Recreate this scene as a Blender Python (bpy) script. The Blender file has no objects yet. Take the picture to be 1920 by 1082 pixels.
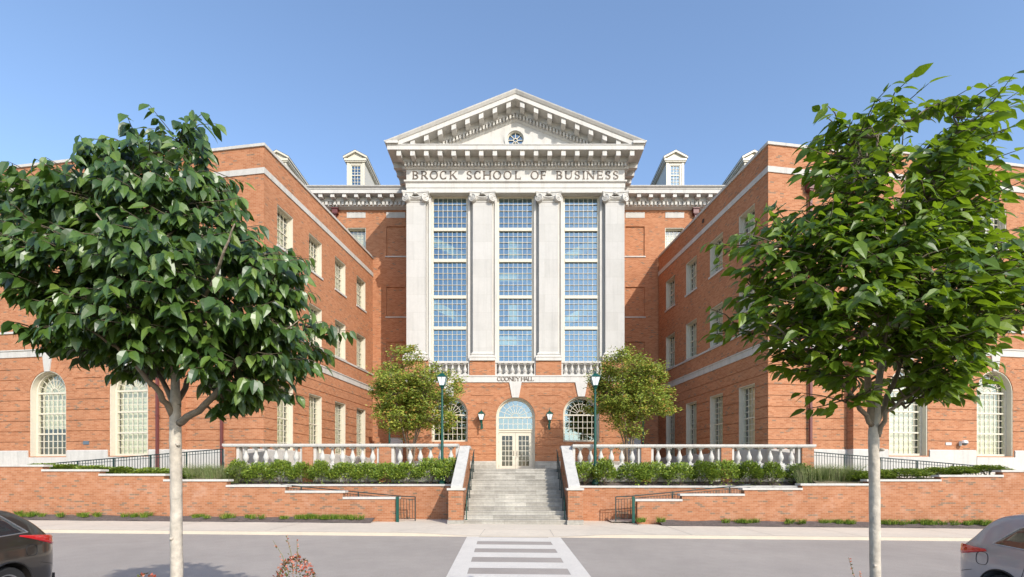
import bpy, bmesh, math, random
from mathutils import Vector, Matrix
R = math.radians
rnd = random.Random(7)
sc = bpy.context.scene
COL = sc.collection

# ------------------------------------------------------------------ camera
CAMZ = 2.0
cam_d = bpy.data.cameras.new('camera'); cam = bpy.data.objects.new('camera', cam_d); COL.objects.link(cam)
cam.location = (0, 0, CAMZ); cam.rotation_euler = (R(90), 0, 0)
cam_d.sensor_width = 36; cam_d.lens = 36 * 940 / 1920
cam_d.shift_x = -6.5 / 1920; cam_d.shift_y = (893 - 541) / 1920
cam_d.clip_end = 2000; cam_d.clip_start = 0.1
sc.camera = cam

# ------------------------------------------------------------------ light
SUN = Vector((0.84, -1.38, 1.0)).normalized()
w = bpy.data.worlds.new('World'); sc.world = w; w.use_nodes = True
nt = w.node_tree; bg = nt.nodes['Background']
sky = nt.nodes.new('ShaderNodeTexSky'); sky.sky_type = 'NISHITA'; sky.sun_disc = False
sky.sun_elevation = math.asin(SUN.z); sky.sun_rotation = math.atan2(SUN.x, SUN.y)
sky.air_density = 1.0; sky.dust_density = 1.2; sky.ozone_density = 2.2; sky.altitude = 200
nt.links.new(sky.outputs[0], bg.inputs[0]); bg.inputs[1].default_value = 0.15
sl = bpy.data.lights.new('sun', 'SUN'); sl.energy = 2.3; sl.angle = R(0.5); sl.color = (1, 0.955, 0.88)
so = bpy.data.objects.new('sun', sl); COL.objects.link(so)
so.rotation_euler = (-SUN).to_track_quat('-Z', 'Y').to_euler(); so.location = (20, -30, 40)
vs = sc.view_settings; vs.view_transform = 'Standard'; vs.look = 'None'; vs.exposure = 0.95; vs.gamma = 1; vs.use_curve_mapping = False

# ------------------------------------------------------------------ mesh helpers
class MB:
    def __init__(s): s.v = []; s.f = []; s.mi = []; s.cur = 0; s.mx = 1
    def add(s, vs, fs):
        b = len(s.v); s.v += [tuple(p) for p in vs]
        for f in fs: s.f.append([b + i for i in f]); s.mi.append(s.cur)
    def quad(s, a, b, c, d): s.add([a, b, c, d], [(0, 1, 2, 3)])
    def box(s, x0, x1, y0, y1, z0, z1, M=None):
        vs = [(x, y, z) for z in (z0, z1) for y in (y0, y1) for x in (x0, x1)]
        if M is not None: vs = [tuple(M @ Vector(p)) for p in vs]
        s.add(vs, [(0, 2, 3, 1), (4, 5, 7, 6), (0, 1, 5, 4), (2, 6, 7, 3), (0, 4, 6, 2), (1, 3, 7, 5)])
    def hexa(s, b4, t4):
        s.add(list(b4) + list(t4), [(3, 2, 1, 0), (4, 5, 6, 7), (0, 1, 5, 4), (1, 2, 6, 5), (2, 3, 7, 6), (3, 0, 4, 7)])
    def tube(s, pts, rad, n=8, caps=True):
        pts = [Vector(p) for p in pts]
        if not isinstance(rad, (list, tuple)): rad = [rad] * len(pts)
        rings = []; up = Vector((0, 0, 1)); prev = None
        for i, p in enumerate(pts):
            t = (pts[min(i + 1, len(pts) - 1)] - pts[max(i - 1, 0)])
            if t.length < 1e-9: t = Vector((0, 0, 1))
            t.normalize()
            if prev is None:
                a = up if abs(t.z) < 0.9 else Vector((1, 0, 0))
                u = t.cross(a).normalized()
            else:
                u = prev - t * prev.dot(t)
                if u.length < 1e-6: u = t.orthogonal()
                u.normalize()
            prev = u; v = t.cross(u)
            rings.append([p + (u * math.cos(2 * math.pi * k / n) + v * math.sin(2 * math.pi * k / n)) * rad[i] for k in range(n)])
        vs = [q for r in rings for q in r]; fs = []
        for i in range(len(pts) - 1):
            for k in range(n):
                a = i * n + k; b = i * n + (k + 1) % n
                fs.append((a, b, b + n, a + n))
        if caps:
            fs.append(tuple(range(n))[::-1]); fs.append(tuple((len(pts) - 1) * n + k for k in range(n)))
        s.add(vs, fs)
    def lathe(s, prof, n=12, o=(0, 0, 0), M=None):
        vs = []; fs = []
        for r, z in prof:
            for k in range(n):
                a = 2 * math.pi * k / n
                p = Vector((o[0] + r * math.cos(a), o[1] + r * math.sin(a), o[2] + z))
                vs.append(M @ p if M is not None else p)
        for i in range(len(prof) - 1):
            for k in range(n):
                a = i * n + k; b = i * n + (k + 1) % n
                fs.append((a, b, b + n, a + n))
        fs.append(tuple(range(n))[::-1]); fs.append(tuple((len(prof) - 1) * n + k for k in range(n)))
        s.add(vs, fs)
    def mold(s, path, prof, side=1, caps=True):
        """sweep profile [(out, z)] along the plan path, mitred; out is to the side of travel"""
        P = [Vector((p[0], p[1])) for p in path]; n = len(P); offs = []
        for i in range(n):
            ns = []
            if i > 0: t = (P[i] - P[i - 1]).normalized(); ns.append(Vector((t.y, -t.x)) * side)
            if i < n - 1: t = (P[i + 1] - P[i]).normalized(); ns.append(Vector((t.y, -t.x)) * side)
            if len(ns) == 1: offs.append(ns[0])
            else:
                m = (ns[0] + ns[1]).normalized(); offs.append(m / max(0.2, m.dot(ns[0])))
        k = len(prof); vs = []
        for i in range(n):
            for o, z in prof: q = P[i] + offs[i] * o; vs.append((q.x, q.y, z))
        fs = []
        for i in range(n - 1):
            for j in range(k):
                a = i * k + j; b = i * k + (j + 1) % k
                fs.append((a, b, b + k, a + k))
        if caps: fs.append(tuple(range(k))[::-1]); fs.append(tuple((n - 1) * k + j for j in range(k)))
        s.add(vs, fs)
    def build(s, name, mat, parent=None, smooth=False, uv=True):
        vs = s.v
        fs = s.f
        if s.mx < 0:
            vs = [(-x, y, z) for x, y, z in vs]; fs = [f[::-1] for f in fs]
        me = bpy.data.meshes.new(name); me.from_pydata(vs, [], fs)
        for m in (mat if isinstance(mat, (list, tuple)) else [mat]): me.materials.append(m)
        if any(s.mi): me.polygons.foreach_set('material_index', s.mi)
        if uv:
            ul = me.uv_layers.new(name='UVMap').data
            for p in me.polygons:
                nn = p.normal
                if abs(nn.z) > 0.75:
                    for li in p.loop_indices:
                        c = me.vertices[me.loops[li].vertex_index].co; ul[li].uv = (c.x, c.y)
                else:
                    l = math.hypot(nn.x, nn.y) or 1; tx, ty = -nn.y / l, nn.x / l
                    for li in p.loop_indices:
                        c = me.vertices[me.loops[li].vertex_index].co; ul[li].uv = (c.x * tx + c.y * ty, c.z)
        if smooth: me.polygons.foreach_set('use_smooth', [True] * len(me.polygons))
        me.update()
        o = bpy.data.objects.new(name, me); COL.objects.link(o)
        if parent is not None: o.parent = parent
        return o

def tag(o, label=None, cat=None, group=None, kind=None):
    if label: o['label'] = label
    if cat: o['category'] = cat
    if group: o['group'] = group
    if kind: o['kind'] = kind
    return o
def thing(name, label, cat, loc=(0, 0, 0), rz=0, group=None):
    o = bpy.data.objects.new(name, None); COL.objects.link(o); o.location = loc; o.rotation_euler = (0, 0, rz)
    o.empty_display_size = 0.3
    return tag(o, label, cat, group)
KIDS = {}
def kids(o): return [c for c in bpy.data.objects if c.parent == o]
def dup(o, loc=None, rz=None, label=None, parent=None, first=True):
    c = o.copy(); COL.objects.link(c)
    if parent is not None: c.parent = parent
    if loc is not None: c.location = loc
    if rz is not None: c.rotation_euler = (0, 0, rz)
    if label: c['label'] = label
    for ch in kids(o): dup(ch, parent=c)
    return c

# ------------------------------------------------------------------ materials
def mat(name, col=(0.5, 0.5, 0.5), rough=0.6, metal=0.0, spec=0.5, noise=None, bump=None, coat=0, streak=0):
    """noise=(scale, amount) varies the base colour; bump=(scale, strength)"""
    m = bpy.data.materials.new(name); m.use_nodes = True; nt = m.node_tree; p = nt.nodes['Principled BSDF']
    p.inputs['Base Color'].default_value = (*col, 1); p.inputs['Roughness'].default_value = rough
    p.inputs['Metallic'].default_value = metal; p.inputs['Specular IOR Level'].default_value = spec
    p.inputs['Coat Weight'].default_value = coat; p.inputs['Coat Roughness'].default_value = 0.04
    tc = nt.nodes.new('ShaderNodeTexCoord')
    if noise:
        layers = noise if isinstance(noise, list) else [noise]
        prev = None
        for sc_, am in layers:
            n = nt.nodes.new('ShaderNodeTexNoise'); n.inputs['Scale'].default_value = sc_; n.inputs['Detail'].default_value = 6
            n.inputs['Roughness'].default_value = 0.65
            nt.links.new(tc.outputs['Object'], n.inputs['Vector'])
            mr = nt.nodes.new('ShaderNodeMapRange'); mr.inputs[1].default_value = 0.3; mr.inputs[2].default_value = 0.7
            mr.inputs[3].default_value = 1 - am; mr.inputs[4].default_value = 1 + am * 0.6
            nt.links.new(n.outputs['Fac'], mr.inputs[0])
            mx = nt.nodes.new('ShaderNodeMix'); mx.data_type = 'RGBA'; mx.blend_type = 'MULTIPLY'; mx.inputs[0].default_value = 1
            if prev is None: mx.inputs[6].default_value = (*col, 1)
            else: nt.links.new(prev, mx.inputs[6])
            nt.links.new(mr.outputs[0], mx.inputs[7]); prev = mx.outputs[2]
        if streak:   # rain streaks: noise stretched along z
            mp = nt.nodes.new('ShaderNodeMapping'); mp.inputs['Scale'].default_value = (3.5, 3.5, 0.16); nt.links.new(tc.outputs['Object'], mp.inputs[0])
            n = nt.nodes.new('ShaderNodeTexNoise'); n.inputs['Scale'].default_value = 1; n.inputs['Detail'].default_value = 8; n.inputs['Roughness'].default_value = 0.7; nt.links.new(mp.outputs[0], n.inputs['Vector'])
            mr = nt.nodes.new('ShaderNodeMapRange'); mr.inputs[1].default_value = 0.5; mr.inputs[2].default_value = 0.72; mr.inputs[3].default_value = 1; mr.inputs[4].default_value = 1 - streak; nt.links.new(n.outputs['Fac'], mr.inputs[0])
            mx = nt.nodes.new('ShaderNodeMix'); mx.data_type = 'RGBA'; mx.blend_type = 'MULTIPLY'; mx.inputs[0].default_value = 1; nt.links.new(prev, mx.inputs[6]); nt.links.new(mr.outputs[0], mx.inputs[7]); prev = mx.outputs[2]
        nt.links.new(prev, p.inputs['Base Color'])
    if bump:
        n = nt.nodes.new('ShaderNodeTexNoise'); n.inputs['Scale'].default_value = bump[0]; n.inputs['Detail'].default_value = 5
        nt.links.new(tc.outputs['Object'], n.inputs['Vector'])
        b = nt.nodes.new('ShaderNodeBump'); b.inputs['Strength'].default_value = bump[1]; b.inputs['Distance'].default_value = 0.02
        nt.links.new(n.outputs['Fac'], b.inputs['Height']); nt.links.new(b.outputs[0], p.inputs['Normal'])
    return m

def brick(name, cols, mortar, stain=0.0):
    """running-bond brick in metres; cols = ramp stops [(pos, colour)] picked per brick"""
    m = bpy.data.materials.new(name); m.use_nodes = True; nt = m.node_tree; p = nt.nodes['Principled BSDF']; L = nt.links.new
    p.inputs['Roughness'].default_value = 0.85; p.inputs['Specular IOR Level'].default_value = 0.25
    uv = nt.nodes.new('ShaderNodeUVMap')
    b = nt.nodes.new('ShaderNodeTexBrick'); b.offset = 0.5; b.squash = 1
    b.inputs['Color1'].default_value = (0, 0, 0, 1); b.inputs['Color2'].default_value = (1, 1, 1, 1); b.inputs['Mortar'].default_value = (0, 0, 0, 1)
    b.inputs['Scale'].default_value = 1; b.inputs['Mortar Size'].default_value = 0.005; b.inputs['Mortar Smooth'].default_value = 0.15
    b.inputs['Brick Width'].default_value = 0.215; b.inputs['Row Height'].default_value = 0.0735; b.inputs['Bias'].default_value = 0
    L(uv.outputs[0], b.inputs['Vector'])
    cr = nt.nodes.new('ShaderNodeValToRGB'); e = cr.color_ramp; e.interpolation = 'LINEAR'
    e.elements[0].position = cols[0][0]; e.elements[0].color = (*cols[0][1], 1)
    e.elements[1].position = cols[1][0]; e.elements[1].color = (*cols[1][1], 1)
    for ps, c in cols[2:]:
        k = e.elements.new(ps); k.color = (*c, 1)
    L(b.outputs['Color'], cr.inputs[0])
    n = nt.nodes.new('ShaderNodeTexNoise'); n.inputs['Scale'].default_value = 0.55; n.inputs['Detail'].default_value = 7; n.inputs['Roughness'].default_value = 0.7
    L(uv.outputs[0], n.inputs['Vector'])
    mr = nt.nodes.new('ShaderNodeMapRange'); mr.inputs[1].default_value = 0.3; mr.inputs[2].default_value = 0.7; mr.inputs[3].default_value = 0.87; mr.inputs[4].default_value = 1.1
    L(n.outputs['Fac'], mr.inputs[0])
    mx = nt.nodes.new('ShaderNodeMix'); mx.data_type = 'RGBA'; mx.blend_type = 'MULTIPLY'; mx.inputs[0].default_value = 1
    L(cr.outputs[0], mx.inputs[6]); L(mr.outputs[0], mx.inputs[7])
    mm = nt.nodes.new('ShaderNodeMix'); mm.data_type = 'RGBA'
    L(b.outputs['Fac'], mm.inputs[0]); L(mx.outputs[2], mm.inputs[6]); mm.inputs[7].default_value = (*mortar, 1)
    out = mm.outputs[2]
    if stain:   # lime bloom patches low on garden walls
        n2 = nt.nodes.new('ShaderNodeTexNoise'); n2.inputs['Scale'].default_value = 1.1; n2.inputs['Detail'].default_value = 9; n2.inputs['Roughness'].default_value = 0.75
        L(uv.outputs[0], n2.inputs['Vector'])
        r2 = nt.nodes.new('ShaderNodeMapRange'); r2.inputs[1].default_value = 0.52; r2.inputs[2].default_value = 0.74; r2.inputs[3].default_value = 0; r2.inputs[4].default_value = stain
        L(n2.outputs['Fac'], r2.inputs[0])
        m2 = nt.nodes.new('ShaderNodeMix'); m2.data_type = 'RGBA'; L(r2.outputs[0], m2.inputs[0]); L(out, m2.inputs[6]); m2.inputs[7].default_value = (0.48, 0.36, 0.28, 1)
        out = m2.outputs[2]
    L(out, p.inputs['Base Color'])
    bp = nt.nodes.new('ShaderNodeBump'); bp.inputs['Strength'].default_value = 0.35; bp.inputs['Distance'].default_value = 0.006; bp.invert = True
    L(b.outputs['Fac'], bp.inputs['Height']); L(bp.outputs[0], p.inputs['Normal'])
    return m

def leafmat(name, stops, rough=0.4, trans=0.25, spec=0.5, tcol=None):
    m = bpy.data.materials.new(name); m.use_nodes = True; nt = m.node_tree; p = nt.nodes['Principled BSDF']; L = nt.links.new
    p.inputs['Roughness'].default_value = rough; p.inputs['Specular IOR Level'].default_value = spec
    g = nt.nodes.new('ShaderNodeNewGeometry'); cr = nt.nodes.new('ShaderNodeValToRGB'); e = cr.color_ramp
    e.elements[0].position = stops[0][0]; e.elements[0].color = (*stops[0][1], 1)
    e.elements[1].position = stops[-1][0]; e.elements[1].color = (*stops[-1][1], 1)
    for ps, c in stops[1:-1]: k = e.elements.new(ps); k.color = (*c, 1)
    L(g.outputs['Random Per Island'], cr.inputs[0]); L(cr.outputs[0], p.inputs['Base Color'])
    if trans:
        t = nt.nodes.new('ShaderNodeBsdfTranslucent'); mx = nt.nodes.new('ShaderNodeMixShader'); mx.inputs[0].default_value = trans
        hs = nt.nodes.new('ShaderNodeMix'); hs.data_type = 'RGBA'; hs.inputs[0].default_value = 0.6
        L(cr.outputs[0], hs.inputs[6]); hs.inputs[7].default_value = (*(tcol or (0.22, 0.36, 0.03)), 1); L(hs.outputs[2], t.inputs[0])
        L(p.outputs[0], mx.inputs[1]); L(t.outputs[0], mx.inputs[2]); L(mx.outputs[0], nt.nodes['Material Output'].inputs[0])
    return m

def glassmat(name, refl=0.4, tint=(0.9, 0.95, 0.95), gcol=(0.85, 0.92, 1.0)):
    m = bpy.data.materials.new(name); m.use_nodes = True; nt = m.node_tree; L = nt.links.new
    nt.nodes.remove(nt.nodes['Principled BSDF'])
    t = nt.nodes.new('ShaderNodeBsdfTransparent'); t.inputs[0].default_value = (*tint, 1)
    g = nt.nodes.new('ShaderNodeBsdfGlossy'); g.inputs['Roughness'].default_value = 0.01; g.inputs[0].default_value = (*gcol, 1)
    tc = nt.nodes.new('ShaderNodeTexCoord'); n = nt.nodes.new('ShaderNodeTexNoise'); n.inputs['Scale'].default_value = 0.9; n.inputs['Detail'].default_value = 1
    L(tc.outputs['Object'], n.inputs['Vector']); b = nt.nodes.new('ShaderNodeBump'); b.inputs['Strength'].default_value = 0.35; b.inputs['Distance'].default_value = 0.03
    L(n.outputs['Fac'], b.inputs['Height']); L(b.outputs[0], g.inputs['Normal'])
    mx = nt.nodes.new('ShaderNodeMixShader'); mx.inputs[0].default_value = refl
    L(t.outputs[0], mx.inputs[1]); L(g.outputs[0], mx.inputs[2]); L(mx.outputs[0], nt.nodes['Material Output'].inputs[0])
    return m

O1 = (0.39, 0.160, 0.074); O2 = (0.44, 0.195, 0.096); O3 = (0.34, 0.128, 0.055); DK = (0.22, 0.135, 0.085)
M = {}
def ashlar(name, lo, hi, joint, bw, rh, ms=0.006, nz=0.12):
    m = mat(name, lo, 0.85, spec=0.2, noise=[(0.9, nz), (9, nz * .6)], bump=(35, 0.15), streak=0.14); nt = m.node_tree; L = nt.links.new
    mx = [n for n in nt.nodes if n.type == 'MIX'][0]
    uv = nt.nodes.new('ShaderNodeUVMap'); b = nt.nodes.new('ShaderNodeTexBrick'); b.offset = 0.5
    b.inputs['Color1'].default_value = (*lo, 1); b.inputs['Color2'].default_value = (*hi, 1); b.inputs['Mortar'].default_value = (*joint, 1)
    b.inputs['Scale'].default_value = 1; b.inputs['Mortar Size'].default_value = ms; b.inputs['Mortar Smooth'].default_value = 0.3; b.inputs['Brick Width'].default_value = bw; b.inputs['Row Height'].default_value = rh
    L(uv.outputs[0], b.inputs['Vector']); L(b.outputs['Color'], mx.inputs[6]); return m
M['brick'] = brick('brick', [(0.0, DK), (0.035, DK), (0.06, O3), (0.5, O1), (1.0, O2)], (0.42, 0.26, 0.165))
M['brickw'] = brick('garden_brick', [(0.0, (0.19, 0.12, 0.075)), (0.05, (0.20, 0.125, 0.08)), (0.09, (0.31, 0.118, 0.052)), (0.55, (0.355, 0.145, 0.068)), (1.0, (0.40, 0.18, 0.092))], (0.38, 0.25, 0.16), stain=0.40)
M['stone'] = mat('limestone', (0.51, 0.485, 0.44), 0.8, spec=0.2, noise=[(0.7, 0.10), (9, 0.08)], bump=(30, 0.15), streak=0.22)
M['stonec'] = mat('carved_limestone', (0.55, 0.525, 0.48), 0.8, spec=0.2, noise=[(1.5, 0.07), (12, 0.06)], bump=(20, 0.1), streak=0.20)
M['stoneg'] = ashlar('weathered_step_stone', (0.33, 0.305, 0.26), (0.47, 0.44, 0.38), (0.23, 0.21, 0.175), 0.95, 0.1693, 0.004, 0.26)
M['shaft'] = ashlar('pilaster_limestone', (0.46, 0.44, 0.405), (0.50, 0.48, 0.445), (0.40, 0.375, 0.335), 1.9, 1.15, 0.007, 0.06)
M['frame'] = mat('cream_paint', (0.58, 0.53, 0.42), 0.45, noise=(3, 0.04))
M['glass'] = glassmat('tall_window_glass', 0.48, (0.75, 0.92, 0.95), (0.34, 0.48, 0.57))
M['glassw'] = glassmat('window_glass', 0.17, (0.95, 0.97, 0.90), (0.85, 0.9, 0.95))
M['glassa'] = glassmat('arch_window_glass', 0.55, (0.8, 0.9, 0.9), (0.42, 0.50, 0.52))
M['blind'] = mat('window_blind', (0.66, 0.64, 0.48), 0.8, noise=[(1.5, 0.12), (6, 0.08)])
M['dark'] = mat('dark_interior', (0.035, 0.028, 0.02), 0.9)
M['hall'] = mat('hall_plaster', (0.34, 0.35, 0.30), 0.9)
M['halls'] = mat('hall_stair_plaster', (0.85, 0.80, 0.50), 0.8)
M['letter'] = mat('bronze_letters', (0.115, 0.085, 0.06), 0.55, metal=0.1)
M['slate'] = mat('slate', (0.10, 0.11, 0.12), 0.6, noise=[(3, 0.25), (20, 0.2)])
M['maroon'] = mat('maroon_painted_metal', (0.13, 0.035, 0.03), 0.5, noise=(3, 0.1))
M['green'] = mat('dark_green_metal', (0.003, 0.065, 0.047), 0.35, metal=0.1, noise=(4, 0.1))
M['black'] = mat('black_green_iron', (0.012, 0.03, 0.027), 0.45)
M['asphalt'] = mat('asphalt', (0.37, 0.325, 0.283), 0.9, spec=0.2, noise=[(0.22, 0.12), (1.7, 0.07), (60, 0.2)], bump=(120, 0.25))
M['paint'] = mat('road_paint', (0.66, 0.61, 0.54), 0.7, noise=[(1.2, 0.07), (25, 0.12)])
nt = M['paint'].node_tree; p_ = nt.nodes['Principled BSDF']; src = p_.inputs['Base Color'].links[0].from_socket
tc = nt.nodes.new('ShaderNodeTexCoord'); n = nt.nodes.new('ShaderNodeTexNoise'); n.inputs['Scale'].default_value = 7; n.inputs['Detail'].default_value = 12; n.inputs['Roughness'].default_value = 0.8; nt.links.new(tc.outputs['Object'], n.inputs['Vector'])
mr = nt.nodes.new('ShaderNodeMapRange'); mr.inputs[1].default_value = 0.60; mr.inputs[2].default_value = 0.70; mr.inputs[3].default_value = 0; mr.inputs[4].default_value = 0.7; nt.links.new(n.outputs['Fac'], mr.inputs[0])
mx = nt.nodes.new('ShaderNodeMix'); mx.data_type = 'RGBA'; nt.links.new(mr.outputs[0], mx.inputs[0]); nt.links.new(src, mx.inputs[6]); mx.inputs[7].default_value = (0.36, 0.32, 0.28, 1); nt.links.new(mx.outputs[2], p_.inputs['Base Color'])
M['concrete'] = mat('pale_concrete', (0.64, 0.555, 0.445), 0.9, spec=0.2, noise=[(0.5, 0.07), (5, 0.07), (50, 0.06)], bump=(60, 0.15))
M['joint'] = mat('concrete_joint', (0.36, 0.31, 0.25), 0.9)
M['mulch'] = mat('bark_mulch', (0.13, 0.10, 0.085), 1, noise=[(6, 0.35), (40, 0.5)], bump=(30, 1.0))
M['soil'] = mat('planting_soil', (0.16, 0.13, 0.075), 1, noise=[(1, 0.3), (15, 0.4)], bump=(20, 0.8))
M['bark'] = mat('pale_smooth_bark', (0.50, 0.44, 0.36), 0.85, noise=[(3, 0.18), (18, 0.22)], bump=(25, 0.5))
M['bark2'] = mat('brown_bark', (0.22, 0.16, 0.11), 0.85, noise=[(5, 0.2), (25, 0.25)], bump=(25, 0.5))
M['limb'] = mat('limb_bark', (0.27, 0.215, 0.155), 0.85, noise=[(5, 0.2), (25, 0.25)], bump=(25, 0.5))
M['twig'] = mat('twig_bark', (0.11, 0.085, 0.05), 0.8)
M['leafa'] = leafmat('dark_glossy_leaf', [(0, (0.022, 0.052, 0.010)), (0.4, (0.048, 0.10, 0.015)), (0.8, (0.085, 0.155, 0.022)), (1, (0.15, 0.225, 0.035))], 0.40, 0.26, 0.75, (0.14, 0.25, 0.01))
M['leafb'] = leafmat('bright_glossy_leaf', [(0, (0.04, 0.08, 0.012)), (0.4, (0.085, 0.15, 0.014)), (0.8, (0.14, 0.225, 0.018)), (1, (0.21, 0.29, 0.025))], 0.40, 0.42, 0.55, (0.28, 0.42, 0.01))
M['leafc'] = leafmat('small_yellow_green_leaf', [(0, (0.09, 0.135, 0.02)), (0.45, (0.20, 0.265, 0.035)), (0.85, (0.34, 0.37, 0.055)), (0.93, (0.42, 0.30, 0.07)), (1, (0.42, 0.17, 0.05))], 0.5, 0.25, 0.3, (0.35, 0.36, 0.03))
M['leafd'] = leafmat('hedge_leaf', [(0, (0.07, 0.12, 0.018)), (0.5, (0.16, 0.24, 0.028)), (1, (0.32, 0.38, 0.05))], 0.45, 0.2, 0.4, (0.25, 0.33, 0.03))
M['grass'] = leafmat('grass_blades', [(0, (0.05, 0.11, 0.01)), (0.6, (0.12, 0.21, 0.015)), (1, (0.30, 0.30, 0.06))], 0.6, 0.25, 0.3)
M['oat'] = leafmat('ornamental_grass_blades', [(0, (0.10, 0.15, 0.04)), (0.6, (0.20, 0.24, 0.09)), (1, (0.36, 0.33, 0.18))], 0.6, 0.2, 0.3)
M['rose'] = leafmat('rose_leaves_and_petals', [(0, (0.05, 0.08, 0.02)), (0.35, (0.10, 0.11, 0.03)), (0.36, (0.32, 0.06, 0.035)), (0.7, (0.50, 0.14, 0.08)), (1, (0.62, 0.36, 0.27))], 0.6, 0.2, 0.3, (0.4, 0.12, 0.05))
M['milk'] = mat('milky_lamp_glass', (0.78, 0.80, 0.80), 0.25)
M['rubber'] = mat('tyre_rubber', (0.015, 0.015, 0.016), 0.85)
M['chrome'] = mat('wheel_alloy', (0.45, 0.46, 0.48), 0.3, metal=0.9)
M['carglass'] = mat('car_glass', (0.02, 0.025, 0.03), 0.04, spec=1.0, coat=1)
M['lens'] = mat('red_lamp_lens', (0.52, 0.008, 0.012), 0.12, coat=1)
M['trim'] = mat('black_car_trim', (0.012, 0.012, 0.013), 0.5)
M['plaque'] = mat('small_sign_metal', (0.10, 0.13, 0.16), 0.4)
M['door'] = mat('pale_grey_door', (0.55, 0.56, 0.55), 0.5)

# ================================================================== GROUND
def zs(x, y): return -0.009 * x                      # pavement level
def zr(x, y): return -0.11 - 0.02 * (17.4 - y) * (1 if y > 3 else 1) - 0.009 * x
def sheet(name, x0, x1, y0, y1, fn, m, nx=8, ny=8, kind='structure'):
    mb = MB(); vs = []
    for j in range(ny + 1):
        for i in range(nx + 1):
            x = x0 + (x1 - x0) * i / nx; y = y0 + (y1 - y0) * j / ny; vs.append((x, y, fn(x, y)))
    mb.add(vs, [(j * (nx + 1) + i, j * (nx + 1) + i + 1, (j + 1) * (nx + 1) + i + 1, (j + 1) * (nx + 1) + i) for j in range(ny) for i in range(nx)])
    o = mb.build(name, m); tag(o, kind=kind); return o
sheet('ground', -900, 900, -900, 900, lambda x, y: -1.6, mat('far_ground', (0.12, 0.12, 0.07), 1, noise=(0.05, 0.3)), 2, 2)
sheet('road', -60, 60, -6, 17.4, lambda x, y: zr(x, y), M['asphalt'], 4, 4)
# kerb stone and pavement, dipping to the road at the crossing
RAMP = 1.75
def dip(x):
    a = abs(x) - RAMP
    return 1.0 if a < 0 else max(0.0, 1 - a / 1.5)
mb = MB(); xs = sorted(set([-60, -40, -30, -24] + [i * 0.75 for i in range(-28, 29)] + [24, 30, 40, 60]))
prof = [(0, -0.3, 0), (0, -0.004, 1), (0.03, 0.0, 1), (0.17, 0.0, 1), (0.17, -0.3, 0)]
vs = []; K = len(prof)
for x in xs:
    d = dip(x)
    for dy, z, top in prof: vs.append((x, 17.4 + dy, zs(x, 0) + z - (0.098 * d if top else 0)))
mb.add(vs, [(i * K + j, i * K + j + 1, (i + 1) * K + j + 1, (i + 1) * K + j) for i in range(len(xs) - 1) for j in range(K - 1)])
tag(mb.build('kerb', mat('kerb_concrete', (0.56, 0.475, 0.365), 0.85, noise=[(0.6, 0.1), (20, 0.06)])), kind='structure')
mb = MB(); vs = []; ys = [17.57, 18.1, 18.7, 19.3, 20.2, 21.2, 25.2]
for y in ys:
    for x in xs:
        d = dip(x) * max(0, 1 - (y - 17.57) / 1.6)
        vs.append((x, y, zs(x, y) - 0.098 * d - 0.002))
n = len(xs)
mb.add(vs, [(j * n + i, j * n + i + 1, (j + 1) * n + i + 1, (j + 1) * n + i) for j in range(len(ys) - 1) for i in range(n - 1)])
tag(mb.build('pavement', M['concrete']), kind='structure')
mb = MB()
def jline(x0, y0, x1, y1, wd=0.018):
    d = Vector((x1 - x0, y1 - y0)).normalized(); q = Vector((-d.y, d.x)) * wd / 2
    N = 6; pts = [(x0 + (x1 - x0) * i / N, y0 + (y1 - y0) * i / N) for i in range(N + 1)]
    f = lambda x, y: zs(x, y) - 0.098 * dip(x) * max(0, 1 - (y - 17.57) / 1.6) + 0.003
    for a, b in zip(pts, pts[1:]):
        mb.quad(*[(p[0] + s_ * q.x, p[1] + s_ * q.y, f(*p)) for p, s_ in ((a, -1), (b, -1), (b, 1), (a, 1))])
for x in (-22, -17.5, -13, -8.8, 6.2, 9.1, 12.2, 16.5, 21): jline(x, 17.6, x, 21.0)
jline(-4.4, 17.6, -2.6, 20.9); jline(4.9, 17.6, 3.0, 20.9); jline(-1.25, 17.6, -1.15, 19.0); jline(1.35, 17.6, 1.3, 19.0); jline(-3.4, 19.0, 3.6, 19.0)
tag(mb.build('pavement_joints', M['joint']), kind='structure')
# crossing
mb = MB(); zc = lambda x, y: zr(x, y) + 0.004
def cx(s_, y):   # skewed crossing: inner/outer edges as functions of distance
    t = (17.4 - y) / 6.3
    return {'lo': -1.68 + 0.15 * t, 'li': -1.27 + 0.18 * t, 'ri': 1.13 + 0.14 * t, 'ro': 1.56 + 0.13 * t}[s_]
def strip(a, b, y0, y1):
    k = 6
    for i in range(k):
        p, q = y0 + (y1 - y0) * i / k, y0 + (y1 - y0) * (i + 1) / k
        mb.quad((cx(a, p), p, zc(cx(a, p), p)), (cx(b, p), p, zc(cx(b, p), p)), (cx(b, q), q, zc(cx(b, q), q)), (cx(a, q), q, zc(cx(a, q), q)))
strip('lo', 'li', 4.6, 17.39); strip('ri', 'ro', 4.6, 17.39)
y = 17.25
first = True
while y > 5:
    strip('li', 'ri', y - (0.90 if first else 0.76), y); y -= (0.90 if first else 0.76) + 0.67; first = False
tag(mb.build('crosswalk_marking', M['paint']), kind='structure')
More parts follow.
